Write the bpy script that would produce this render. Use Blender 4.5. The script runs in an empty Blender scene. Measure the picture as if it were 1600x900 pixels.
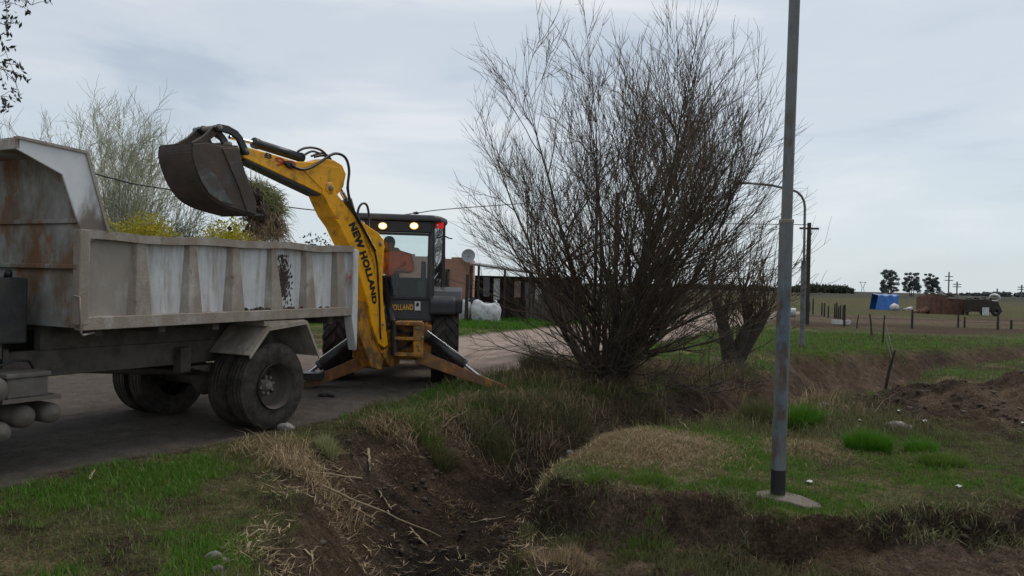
import bpy, bmesh, math, random
import numpy as np
from mathutils import Matrix, Vector
random.seed(7); RNG = np.random.default_rng(11)
rad = math.radians
SC = bpy.context.scene
COL = SC.collection

# ------------------------------------------------------------------ camera
F_PX, ROLL, PITCH, CAM_Z = 1250.0, rad(1.5), rad(0.41), 1.82
cam_d = bpy.data.cameras.new("camera"); cam_d.sensor_width = 36.0; cam_d.lens = 36.0 * F_PX / 1600.0
cam_d.clip_start = 0.05; cam_d.clip_end = 8000
cam = bpy.data.objects.new("camera", cam_d); COL.objects.link(cam)
cam.matrix_world = Matrix.Translation((0, 0, CAM_Z)) @ Matrix.Rotation(rad(90) - PITCH, 4, 'X') @ Matrix.Rotation(ROLL, 4, 'Z')
SC.camera = cam
SC.render.resolution_x, SC.render.resolution_y = 1024, 576

# ------------------------------------------------------------------ sky, sun, exposure
SUN_AZ, SUN_EL = rad(38), rad(52)          # behind thin cloud, ahead and to the right
W = bpy.data.worlds.new("World"); SC.world = W; W.use_nodes = True
nt = W.node_tree; nt.nodes.clear(); N = nt.nodes.new; L = nt.links.new
out = N("ShaderNodeOutputWorld"); mixs = N("ShaderNodeMixShader"); b1 = N("ShaderNodeBackground"); b2 = N("ShaderNodeBackground")
sky = N("ShaderNodeTexSky"); sky.sky_type = 'NISHITA'; sky.sun_disc = False; sky.sun_elevation = SUN_EL; sky.sun_rotation = SUN_AZ
L(sky.outputs[0], b1.inputs[0]); b1.inputs[1].default_value = 0.10
tc = N("ShaderNodeTexCoord"); mp = N("ShaderNodeMapping"); mp.inputs[3].default_value = (1.0, 1.0, 4.6); L(tc.outputs['Generated'], mp.inputs[0])
n1 = N("ShaderNodeTexNoise"); n1.inputs['Scale'].default_value = 1.9; n1.inputs['Detail'].default_value = 7; n1.inputs['Roughness'].default_value = 0.52; n1.inputs['Distortion'].default_value = 0.5
L(mp.outputs[0], n1.inputs[0])
rp = N("ShaderNodeValToRGB"); cr = rp.color_ramp; cr.interpolation = 'EASE'
cr.elements[0].position = 0.36; cr.elements[0].color = (0.430, 0.495, 0.575, 1)
cr.elements[1].position = 0.66; cr.elements[1].color = (0.720, 0.735, 0.750, 1)
e = cr.elements.new(0.5); e.color = (0.555, 0.610, 0.670, 1)
L(n1.outputs[0], rp.inputs[0])
sp = N("ShaderNodeSeparateXYZ"); L(tc.outputs['Generated'], sp.inputs[0])
mr = N("ShaderNodeMapRange"); mr.inputs[1].default_value = 0.0; mr.inputs[2].default_value = 0.22; mr.inputs[3].default_value = 0.75; mr.inputs[4].default_value = 0.0
L(sp.outputs[2], mr.inputs[0])
mx = N("ShaderNodeMix"); mx.data_type = 'RGBA'; L(mr.outputs[0], mx.inputs[0]); L(rp.outputs[0], mx.inputs[6]); mx.inputs[7].default_value = (0.575, 0.660, 0.700, 1)
L(mx.outputs[2], b2.inputs[0]); b2.inputs[1].default_value = 1.0
mixs.inputs[0].default_value = 0.88; L(b1.outputs[0], mixs.inputs[1]); L(b2.outputs[0], mixs.inputs[2]); L(mixs.outputs[0], out.inputs[0])
sl = bpy.data.lights.new("sun", 'SUN'); sl.energy = 1.5; sl.angle = rad(28); sl.color = (1.0, 0.94, 0.85)
so = bpy.data.objects.new("sun", sl); COL.objects.link(so)
sd = Vector((math.sin(SUN_AZ) * math.cos(SUN_EL), math.cos(SUN_AZ) * math.cos(SUN_EL), math.sin(SUN_EL)))
so.rotation_euler = sd.to_track_quat('Z', 'Y').to_euler(); so.location = (20, 20, 40)
SC.view_settings.view_transform = 'Standard'; SC.view_settings.look = 'None'; SC.view_settings.exposure = 0.20; SC.view_settings.gamma = 1.0
SC.view_settings.use_curve_mapping = False
SC.render.engine = 'CYCLES'

# ------------------------------------------------------------------ pixel -> place helpers
def ray(u, v):
    a, b = u - 800, 450 - v
    a2 = a * math.cos(ROLL) - b * math.sin(ROLL); b2 = a * math.sin(ROLL) + b * math.cos(ROLL)
    return a2 / F_PX, math.cos(PITCH) + b2 / F_PX * math.sin(PITCH), -math.sin(PITCH) + b2 / F_PX * math.cos(PITCH)
def gnd(u, v, z=0.0):
    x, y, zz = ray(u, v); t = (z - CAM_Z) / zz; return x * t, y * t
def dep(u, v, Y):
    x, y, z = ray(u, v); t = Y / y; return Vector((x * t, Y, CAM_Z + z * t))
class Frame:
    """local x = axis (heading th clockwise from +Y), local y = left of it, z up"""
    def __init__(s, x, y, th, z=0.0):
        s.o = (x, y); s.z = z; s.d = (math.sin(th), math.cos(th)); s.l = (-math.cos(th), math.sin(th)); s.rz = rad(90) - th
        s.m = Matrix.Translation((x, y, z)) @ Matrix.Rotation(s.rz, 4, 'Z')
    def px(s, u, v, lat=0.0):           # pixel -> (x, z) on the local plane y = lat
        rx, ry, rzz = ray(u, v); ox, oy = s.o[0] + s.l[0] * lat, s.o[1] + s.l[1] * lat
        t = (ox * s.l[0] + oy * s.l[1]) / (rx * s.l[0] + ry * s.l[1])
        X, Y = rx * t, ry * t
        return (X - s.o[0]) * s.d[0] + (Y - s.o[1]) * s.d[1], CAM_Z + rzz * t - s.z
    def py(s, u, v, lx=0.0):            # pixel -> (y, z) on the local plane x = lx
        rx, ry, rzz = ray(u, v); ox, oy = s.o[0] + s.d[0] * lx, s.o[1] + s.d[1] * lx
        t = (ox * s.d[0] + oy * s.d[1]) / (rx * s.d[0] + ry * s.d[1])
        X, Y = rx * t, ry * t
        return (X - s.o[0]) * s.l[0] + (Y - s.o[1]) * s.l[1], CAM_Z + rzz * t - s.z

# ------------------------------------------------------------------ numpy noise
def _h(i, j, s):
    n = (i.astype(np.int64) * 374761393 + j.astype(np.int64) * 668265263 + s * 974711) & 0x7fffffff
    n = ((n ^ (n >> 13)) * 1274126177) & 0x7fffffff
    n = n ^ (n >> 16)
    return (n & 0xffff) / 65535.0
def vnoise(x, y, s=0):
    xi, yi = np.floor(x), np.floor(y); fx, fy = x - xi, y - yi
    fx = fx * fx * (3 - 2 * fx); fy = fy * fy * (3 - 2 * fy)
    a, b, c, d = _h(xi, yi, s), _h(xi + 1, yi, s), _h(xi, yi + 1, s), _h(xi + 1, yi + 1, s)
    return (a * (1 - fx) + b * fx) * (1 - fy) + (c * (1 - fx) + d * fx) * fy
def fbm(x, y, f=1.0, o=4, s=0, g=0.5):
    r = 0; a = 1; t = 0
    for k in range(o):
        r = r + a * vnoise(x * f + 17.3 * k, y * f - 9.1 * k, s + k); t += a; a *= g; f *= 2.03
    return r / t
def sstep(a, b, x):
    t = np.clip((x - a) / (b - a), 0, 1); return t * t * (3 - 2 * t)

# ------------------------------------------------------------------ materials
MATS = {}
def newmat(name):
    m = bpy.data.materials.new(name); m.use_nodes = True; MATS[name] = m
    return m, m.node_tree, m.node_tree.nodes['Principled BSDF']
def mat(name, c, rough=0.6, metal=0.0, var=0.25, scale=6.0, dirt=None, dirt_amt=0.4, dirt_scale=3.0, streak=1.0,
        rust=None, rust_amt=0.35, rust_scale=4.0, bump=0.15, bump_scale=40.0, spec=0.5, dlow=None):
    """painted / weathered surface in object coordinates; dlow = (z0, z1): dirt thickens from z1 down to z0 (splash height on the thing itself)"""
    m, t, p = newmat(name); nn = t.nodes.new; lk = t.links.new
    co = nn('ShaderNodeTexCoord')
    def noise(sc, det=5, strk=1.0, rgh=0.6):
        mpn = nn('ShaderNodeMapping'); mpn.inputs[3].default_value = (1, 1, strk); lk(co.outputs['Object'], mpn.inputs[0])
        a = nn('ShaderNodeTexNoise'); a.inputs['Scale'].default_value = sc; a.inputs['Detail'].default_value = det; a.inputs['Roughness'].default_value = rgh
        lk(mpn.outputs[0], a.inputs[0]); return a
    def mixc(fac, a, b):
        x = nn('ShaderNodeMix'); x.data_type = 'RGBA'; lk(fac, x.inputs[0])
        if isinstance(a, tuple): x.inputs[6].default_value = a
        else: lk(a, x.inputs[6])
        x.inputs[7].default_value = b; return x.outputs[2]
    def ramp(src, p0, p1):
        r = nn('ShaderNodeMapRange'); r.interpolation_type = 'SMOOTHSTEP'; r.inputs[1].default_value = p0; r.inputs[2].default_value = p1
        lk(src, r.inputs[0]); return r.outputs[0]
    nb = noise(scale)
    c4 = tuple(c) + (1,); dk = tuple(k * (1 - var) for k in c) + (1,)
    col = mixc(ramp(nb.outputs[0], 0.3, 0.7), c4, dk)
    if rust:
        nr = noise(rust_scale, 8, 0.6, 0.65); lo = 0.72 - rust_amt * 0.5
        col = mixc(ramp(nr.outputs[0], lo - 0.05, lo + 0.1), col, tuple(rust) + (1,))
    if dirt:
        nd = noise(dirt_scale, 8, streak, 0.7); lo = 0.75 - dirt_amt * 0.5
        f = ramp(nd.outputs[0], lo - 0.14, lo + 0.14)
        if dlow:
            sx = nn('ShaderNodeSeparateXYZ'); lk(co.outputs['Object'], sx.inputs[0])
            r = nn('ShaderNodeMapRange'); r.inputs[1].default_value = dlow[0]; r.inputs[2].default_value = dlow[1]; r.inputs[3].default_value = 0.38; r.inputs[4].default_value = 0.0
            lk(sx.outputs[2], r.inputs[0])
            ad = nn('ShaderNodeMath'); ad.operation = 'ADD'; lk(nd.outputs[0], ad.inputs[0]); lk(r.outputs[0], ad.inputs[1])
            f = ramp(ad.outputs[0], lo - 0.14, lo + 0.14)
        col = mixc(f, col, tuple(dirt) + (1,))
    lk(col, p.inputs['Base Color'])
    rr = nn('ShaderNodeMapRange'); rr.inputs[3].default_value = max(0.05, rough - 0.12); rr.inputs[4].default_value = min(1, rough + 0.12); lk(nb.outputs[0], rr.inputs[0]); lk(rr.outputs[0], p.inputs['Roughness'])
    p.inputs['Metallic'].default_value = metal; p.inputs['Specular IOR Level'].default_value = spec
    if bump:
        n2 = noise(bump_scale, 4); bp = nn('ShaderNodeBump'); bp.inputs['Strength'].default_value = bump; bp.inputs['Distance'].default_value = 0.02
        lk(n2.outputs[0], bp.inputs['Height']); lk(bp.outputs[0], p.inputs['Normal'])
    return m
def island_mat(name, cols, rough=0.7, trans=0.0, spec=0.3):
    """leaf / blade / twig colour picked at random per mesh island"""
    m, t, p = newmat(name); nn = t.nodes.new; lk = t.links.new
    g = nn('ShaderNodeNewGeometry'); r = nn('ShaderNodeValToRGB'); r.color_ramp.interpolation = 'LINEAR'
    el = r.color_ramp.elements
    for i, c in enumerate(cols):
        k = el[i] if i < 2 else el.new(0.5)
        k.color = tuple(c) + (1,)
    for i, k in enumerate(list(el)): pass
    n = len(cols)
    cl = [tuple(c) + (1,) for c in cols]
    for i in range(n): el[i].position = i / (n - 1)
    for i in range(n): el[i].color = cl[i]
    lk(g.outputs['Random Per Island'], r.inputs[0]); lk(r.outputs[0], p.inputs['Base Color'])
    p.inputs['Roughness'].default_value = rough; p.inputs['Specular IOR Level'].default_value = spec
    if trans:
        tr = nn('ShaderNodeBsdfTranslucent'); lk(r.outputs[0], tr.inputs[0]); ms = nn('ShaderNodeMixShader'); ms.inputs[0].default_value = trans
        lk(p.outputs[0], ms.inputs[1]); lk(tr.outputs[0], ms.inputs[2]); lk(ms.outputs[0], t.nodes['Material Output'].inputs[0])
    return m
def emit_mat(name, c, s):
    m, t, p = newmat(name); p.inputs['Base Color'].default_value = tuple(c) + (1,); p.inputs['Emission Color'].default_value = tuple(c) + (1,); p.inputs['Emission Strength'].default_value = s
    return m
def glass_mat(name, tint, gloss=0.12):
    m, t, p = newmat(name); nn = t.nodes.new; lk = t.links.new; t.nodes.remove(p)
    tr = nn('ShaderNodeBsdfTransparent'); tr.inputs[0].default_value = tuple(tint) + (1,)
    gl = nn('ShaderNodeBsdfGlossy'); gl.inputs[1].default_value = 0.03
    fr = nn('ShaderNodeFresnel'); fr.inputs[0].default_value = 1.5
    ad = nn('ShaderNodeMath'); ad.operation = 'MULTIPLY_ADD'; ad.inputs[1].default_value = 0.6; ad.inputs[2].default_value = gloss - 0.045; lk(fr.outputs[0], ad.inputs[0])
    ms = nn('ShaderNodeMixShader'); lk(ad.outputs[0], ms.inputs[0]); lk(tr.outputs[0], ms.inputs[1]); lk(gl.outputs[0], ms.inputs[2])
    lk(ms.outputs[0], t.nodes['Material Output'].inputs[0]); return m
def ground_mat(name, bscale=30.0, bstr=0.5, mott=0.35):
    m, t, p = newmat(name); nn = t.nodes.new; lk = t.links.new
    a = nn('ShaderNodeAttribute'); a.attribute_name = 'soil_colour'
    co = nn('ShaderNodeTexCoord'); n_ = nn('ShaderNodeTexNoise'); n_.inputs['Scale'].default_value = 5.0; n_.inputs['Detail'].default_value = 9; n_.inputs['Roughness'].default_value = 0.7
    lk(co.outputs['Object'], n_.inputs[0])
    r = nn('ShaderNodeMapRange'); r.inputs[1].default_value = 0.3; r.inputs[2].default_value = 0.7; r.inputs[3].default_value = 1 - mott; r.inputs[4].default_value = 1 + mott; lk(n_.outputs[0], r.inputs[0])
    n3 = nn('ShaderNodeTexNoise'); n3.inputs['Scale'].default_value = 38.0; n3.inputs['Detail'].default_value = 5; n3.inputs['Roughness'].default_value = 0.75; lk(co.outputs['Object'], n3.inputs[0])
    r3 = nn('ShaderNodeMapRange'); r3.inputs[1].default_value = 0.32; r3.inputs[2].default_value = 0.68; r3.inputs[3].default_value = 1 - mott * 1.1; r3.inputs[4].default_value = 1 + mott * 1.1; lk(n3.outputs[0], r3.inputs[0])
    mm_ = nn('ShaderNodeMath'); mm_.operation = 'MULTIPLY'; lk(r.outputs[0], mm_.inputs[0]); lk(r3.outputs[0], mm_.inputs[1])
    mu = nn('ShaderNodeVectorMath'); mu.operation = 'SCALE'; lk(a.outputs['Color'], mu.inputs[0]); lk(mm_.outputs[0], mu.inputs['Scale'])
    lk(mu.outputs[0], p.inputs['Base Color']); p.inputs['Roughness'].default_value = 0.9; p.inputs['Specular IOR Level'].default_value = 0.04
    n2 = nn('ShaderNodeTexNoise'); n2.inputs['Scale'].default_value = bscale; n2.inputs['Detail'].default_value = 6; n2.inputs['Roughness'].default_value = 0.65; lk(co.outputs['Object'], n2.inputs[0])
    bp = nn('ShaderNodeBump'); bp.inputs['Strength'].default_value = bstr; bp.inputs['Distance'].default_value = 0.10; lk(n2.outputs[0], bp.inputs['Height']); lk(bp.outputs[0], p.inputs['Normal'])
    return m
DUST = (0.20, 0.165, 0.13); MUD = (0.055, 0.040, 0.030)
M = dict(
    soil=ground_mat('soil', 24.0, 1.0, 0.62), road=ground_mat('gravel_road', 60.0, 0.45, 0.3),
    truck=mat('truck_body_paint', (0.64, 0.635, 0.62), 0.6, var=0.12, dirt=(0.31, 0.26, 0.215), dirt_amt=0.33, dirt_scale=9.0, streak=0.12, rust=(0.16, 0.085, 0.05), rust_amt=0.14, rust_scale=5, bump=0.5, bump_scale=5),
    truck_dusty=mat('truck_dusty_paint', (0.48, 0.44, 0.39), 0.8, var=0.3, rust=(0.15, 0.085, 0.05), rust_amt=0.24, rust_scale=7, dirt=(0.27, 0.215, 0.17), dirt_amt=0.58, dirt_scale=3.5, streak=0.5, bump=0.3, bump_scale=45),
    truck_bay=mat('truck_dust_caked_paint', (0.47, 0.44, 0.40), 0.8, var=0.2, dirt=(0.31, 0.265, 0.22), dirt_amt=0.6, dirt_scale=3.0, streak=0.5, bump=0.15),
    truck_head=mat('truck_headboard_paint', (0.36, 0.37, 0.345), 0.75, var=0.25, dirt=(0.17, 0.115, 0.075), dirt_amt=0.42, dirt_scale=2.6, streak=0.5, rust=(0.24, 0.085, 0.022), rust_amt=0.38, rust_scale=2.4, bump=0.2),
    canopy=mat('truck_canopy_paint', (0.74, 0.74, 0.74), 0.55, var=0.1, dirt=(0.17, 0.135, 0.105), dirt_amt=0.04, dirt_scale=3.0, streak=0.4, bump=0.08, dlow=(2.2, 2.72)),
    chassis=mat('chassis_paint', (0.075, 0.066, 0.058), 0.85, var=0.4, dirt=(0.115, 0.098, 0.082), dirt_amt=0.55, dirt_scale=4, bump=0.3),
    tank_grey=mat('tank_dusty_paint', (0.17, 0.155, 0.135), 0.8, var=0.2, dirt=(0.12, 0.10, 0.082), dirt_amt=0.5, bump=0.1),
    black_tank=mat('black_tank_paint', (0.028, 0.029, 0.030), 0.6, var=0.3, dirt=(0.07, 0.062, 0.055), dirt_amt=0.4, bump=0.1),
    rubber=mat('tyre_rubber', (0.034, 0.030, 0.028), 0.9, var=0.35, dirt=(0.072, 0.058, 0.049), dirt_amt=0.5, dirt_scale=7, bump=0.4, bump_scale=60, spec=0.2),
    dark_rubber=mat('muddy_tyre_rubber', (0.030, 0.028, 0.027), 0.92, var=0.3, dirt=(0.065, 0.054, 0.046), dirt_amt=0.5, dirt_scale=6, bump=0.4, bump_scale=60, spec=0.2),
    rim=mat('wheel_rim_paint', (0.085, 0.072, 0.064), 0.75, var=0.4, dirt=(0.075, 0.058, 0.048), dirt_amt=0.6, rust=(0.10, 0.045, 0.024), rust_amt=0.3, bump=0.2),
    hub=mat('hub_dusty_metal', (0.26, 0.225, 0.19), 0.75, var=0.35, dirt=DUST, dirt_amt=0.4, bump=0.2),
    yellow=mat('yellow_paint', (0.95, 0.435, 0.008), 0.40, var=0.14, dirt=(0.30, 0.15, 0.035), dirt_amt=0.26, dirt_scale=6, rust=(0.13, 0.075, 0.035), rust_amt=0.10, rust_scale=14, bump=0.08),
    yellow_worn=mat('worn_yellow_paint', (0.62, 0.27, 0.016), 0.6, var=0.25, dirt=(0.12, 0.075, 0.04), dirt_amt=0.45, dirt_scale=5, rust=(0.22, 0.075, 0.02), rust_amt=0.42, rust_scale=9, bump=0.2),
    leg=mat('stabiliser_rusty_paint', (0.50, 0.20, 0.025), 0.7, var=0.3, dirt=(0.16, 0.085, 0.045), dirt_amt=0.58, dirt_scale=7, rust=(0.26, 0.06, 0.02), rust_amt=0.45, rust_scale=7, bump=0.25),
    black=mat('black_paint', (0.018, 0.019, 0.021), 0.42, var=0.3, dirt=(0.055, 0.048, 0.042), dirt_amt=0.3, bump=0.05),
    cabgrey=mat('cab_dark_grey', (0.042, 0.043, 0.050), 0.5, var=0.15, dirt=(0.10, 0.088, 0.078), dirt_amt=0.25, bump=0.05),
    bucket=mat('bucket_steel', (0.085, 0.080, 0.076), 0.62, metal=0.15, var=0.35, dirt=(0.060, 0.042, 0.032), dirt_amt=0.5, dirt_scale=3, rust=(0.085, 0.048, 0.034), rust_amt=0.5, rust_scale=3, bump=0.25),
    bucket_shell=mat('bucket_rusty_steel', (0.075, 0.048, 0.038), 0.8, var=0.4, dirt=(0.04, 0.03, 0.024), dirt_amt=0.5, dirt_scale=4, bump=0.3),
    bright=mat('bucket_polished_steel', (0.17, 0.17, 0.168), 0.5, metal=0.4, var=0.35, dirt=(0.08, 0.068, 0.06), dirt_amt=0.62, dirt_scale=5, bump=0.1),
    chrome=mat('chrome_rod', (0.72, 0.72, 0.72), 0.18, metal=1.0, var=0.1, bump=0.0),
    hose=mat('hydraulic_hose', (0.016, 0.016, 0.017), 0.5, var=0.2, bump=0.05),
    text_black=mat('black_lettering', (0.012, 0.012, 0.012), 0.5, var=0.1, bump=0),
    text_red=mat('red_lettering', (0.42, 0.045, 0.022), 0.5, var=0.1, bump=0),
    text_yellow=mat('yellow_lettering', (0.75, 0.42, 0.05), 0.5, var=0.1, bump=0),
    faded_red=mat('faded_red_lettering', (0.36, 0.10, 0.10), 0.8, var=0.3, dirt=(0.40, 0.34, 0.31), dirt_amt=0.5, dirt_scale=14, bump=0),
    sticker=mat('white_sticker', (0.6, 0.6, 0.58), 0.5, var=0.1, bump=0),
    glass=glass_mat('cab_glass', (0.93, 0.96, 0.96), 0.045), tint_glass=glass_mat('tinted_glass', (0.34, 0.46, 0.46), 0.07),
    lamp=emit_mat('work_lamp_glow', (1.0, 0.74, 0.42), 2.2), amber=emit_mat('lamp_reflector_glow', (1.0, 0.50, 0.16), 1.1), redlamp=emit_mat('red_lens', (0.75, 0.012, 0.012), 0.35),
    orange=mat('orange_jacket_cloth', (1.0, 0.20, 0.06), 0.85, var=0.2, bump=0.3, bump_scale=30),
    navy=mat('navy_trouser_cloth', (0.030, 0.036, 0.055), 0.9, var=0.2, bump=0.3), skin=mat('skin', (0.36, 0.20, 0.14), 0.55, var=0.1, bump=0.02),
    hair=mat('dark_hair', (0.02, 0.016, 0.013), 0.7, var=0.3, bump=0.4), seat=mat('seat_cloth', (0.035, 0.037, 0.042), 0.9, bump=0.2),
    pole=mat('blue_grey_pole_paint', (0.105, 0.150, 0.185), 0.55, var=0.35, scale=9, dirt=(0.16, 0.155, 0.145), dirt_amt=0.5, dirt_scale=6, streak=0.15, rust=(0.075, 0.040, 0.024), rust_amt=0.46, rust_scale=8, bump=0.15),
    pole_far=mat('grey_pole_paint', (0.17, 0.18, 0.185), 0.6, var=0.3, dirt=(0.07, 0.06, 0.05), dirt_amt=0.4, bump=0.1),
    pole_black=mat('pole_black_band', (0.012, 0.012, 0.014), 0.5, var=0.3, dirt=(0.06, 0.05, 0.04), dirt_amt=0.25, bump=0.1),
    concrete=mat('worn_concrete', (0.17, 0.14, 0.115), 0.9, var=0.3, dirt=(0.12, 0.09, 0.065), dirt_amt=0.5, dirt_scale=9, bump=0.5, bump_scale=30),
    stone=mat('pale_stone', (0.27, 0.25, 0.22), 0.9, var=0.4, dirt=(0.08, 0.06, 0.045), dirt_amt=0.4, dirt_scale=12, bump=0.4, bump_scale=25),
    clod=mat('earth_clod', (0.078, 0.052, 0.038), 0.95, var=0.5, scale=3, bump=0.4, bump_scale=30),
    dark_clod=mat('wet_earth_clod', (0.028, 0.022, 0.018), 0.85, var=0.5, scale=3, bump=0.4, bump_scale=30),
    wood=mat('weathered_wood', (0.10, 0.080, 0.062), 0.9, var=0.4, streak=0.2, bump=0.4), darkwood=mat('dark_wood_post', (0.045, 0.035, 0.028), 0.9, var=0.4, bump=0.4),
    bark=mat('dark_bark', (0.075, 0.058, 0.045), 0.92, var=0.45, scale=12, dirt=(0.075, 0.068, 0.045), dirt_amt=0.3, bump=0.5, bump_scale=30),
    twig=island_mat('twig_bark', [(0.065, 0.045, 0.032), (0.11, 0.075, 0.050), (0.15, 0.10, 0.063), (0.095, 0.082, 0.058)], 0.85),
    bud=island_mat('twig_bud', [(0.07, 0.06, 0.04), (0.11, 0.10, 0.065), (0.06, 0.045, 0.03)], 0.8),
    willow=island_mat('pale_willow_twig', [(0.30, 0.30, 0.20), (0.38, 0.39, 0.26), (0.23, 0.22, 0.16)], 0.8),
    greytwig=island_mat('grey_twig', [(0.15, 0.145, 0.12), (0.22, 0.215, 0.175), (0.11, 0.105, 0.085)], 0.85),
    yleaf=island_mat('yellow_green_leaf', [(0.30, 0.26, 0.016), (0.48, 0.40, 0.028), (0.18, 0.18, 0.014)], 0.7, 0.3),
    dleaf=island_mat('dark_leaf', [(0.022, 0.030, 0.018), (0.040, 0.052, 0.028), (0.055, 0.062, 0.040)], 0.7, 0.15),
    oleaf=island_mat('olive_leaf', [(0.05, 0.062, 0.028), (0.09, 0.10, 0.045), (0.13, 0.13, 0.07)], 0.7, 0.2),
    gumleaf=island_mat('gum_leaf', [(0.028, 0.036, 0.030), (0.045, 0.055, 0.045), (0.06, 0.066, 0.055)], 0.6, 0.1),
    hazeleaf=island_mat('hazed_leaf', [(0.075, 0.095, 0.092), (0.11, 0.13, 0.125), (0.14, 0.155, 0.15)], 0.9),  # distance haze mixed into the leaf colour: paler and bluer
    grass=island_mat('grass_blade', [(0.072, 0.135, 0.018), (0.100, 0.190, 0.024), (0.135, 0.200, 0.036), (0.19, 0.185, 0.065)], 0.6, 0.3),
    lush=island_mat('lush_grass_blade', [(0.050, 0.145, 0.010), (0.072, 0.195, 0.013), (0.100, 0.220, 0.022)], 0.55, 0.3),
    dullgrass=island_mat('dull_grass_blade', [(0.085, 0.098, 0.034), (0.125, 0.130, 0.048), (0.18, 0.155, 0.075), (0.07, 0.080, 0.030)], 0.7, 0.25),
    straw=island_mat('straw_blade', [(0.22, 0.150, 0.080), (0.31, 0.225, 0.125), (0.40, 0.30, 0.175), (0.15, 0.10, 0.052)], 0.75, 0.2),
    reed=island_mat('dry_reed', [(0.24, 0.18, 0.105), (0.33, 0.26, 0.165), (0.17, 0.115, 0.065)], 0.7, 0.1),
    clumpgrass=island_mat('clump_grass_blade', [(0.20, 0.25, 0.09), (0.32, 0.36, 0.16), (0.45, 0.40, 0.22), (0.15, 0.20, 0.07)], 0.7, 0.35),
    root=island_mat('dug_root', [(0.19, 0.125, 0.075), (0.32, 0.23, 0.135), (0.46, 0.35, 0.22)], 0.85),
    bag=mat('white_woven_bag', (0.62, 0.62, 0.62), 0.8, var=0.12, dirt=(0.30, 0.27, 0.24), dirt_amt=0.3, bump=0.5, bump_scale=14),
    blackbag=mat('black_plastic', (0.02, 0.02, 0.022), 0.5, bump=0.5, bump_scale=14), tarp=mat('blue_tarp', (0.010, 0.12, 0.40), 0.5, var=0.3, scale=2, bump=0.5, bump_scale=4),
    white=mat('dirty_white_paint', (0.58, 0.58, 0.56), 0.6, var=0.15, dirt=DUST, dirt_amt=0.3, bump=0.1), blueprint=mat('faded_blue_print', (0.10, 0.13, 0.28), 0.8, bump=0),
    sheet=mat('grey_roof_sheet', (0.20, 0.195, 0.185), 0.6, var=0.3, dirt=(0.11, 0.085, 0.065), dirt_amt=0.4, bump=0.1), dark=mat('dark_interior', (0.02, 0.018, 0.016), 0.9, bump=0.1),
    hut=mat('hut_earth_brick', (0.17, 0.080, 0.048), 0.9, var=0.4, scale=3, dirt=(0.10, 0.06, 0.042), dirt_amt=0.4, bump=0.5, bump_scale=8),
    cloth_g=mat('grey_cloth', (0.16, 0.16, 0.17), 0.9), cloth_r=mat('faded_pink_cloth', (0.35, 0.22, 0.21), 0.9),
    dish=mat('dish_grey', (0.32, 0.33, 0.34), 0.5, bump=0), wire=mat('black_cable', (0.012, 0.012, 0.013), 0.6, bump=0),
    hill=mat('far_hill_grass', (0.075, 0.075, 0.055), 0.95, var=0.3, scale=0.02, bump=0),
)
# brick material for the house wall (bricks are about one pixel tall there)
_m, _t, _p = newmat('red_brickwork'); _b = _t.nodes.new('ShaderNodeTexBrick'); _c = _t.nodes.new('ShaderNodeTexCoord')
_mp = _t.nodes.new('ShaderNodeMapping'); _mp.inputs[2].default_value = (rad(90), 0, 0); _t.links.new(_c.outputs['Object'], _mp.inputs[0]); _t.links.new(_mp.outputs[0], _b.inputs[0])
_b.inputs['Color1'].default_value = (0.40, 0.185, 0.12, 1); _b.inputs['Color2'].default_value = (0.31, 0.15, 0.10, 1); _b.inputs['Mortar'].default_value = (0.24, 0.19, 0.155, 1)
_b.inputs['Scale'].default_value = 1.0; _b.inputs['Brick Width'].default_value = 0.24; _b.inputs['Row Height'].default_value = 0.075; _b.inputs['Mortar Size'].default_value = 0.008
_t.links.new(_b.outputs[0], _p.inputs[0]); _p.inputs['Roughness'].default_value = 0.9; M['brick'] = _m

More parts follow.
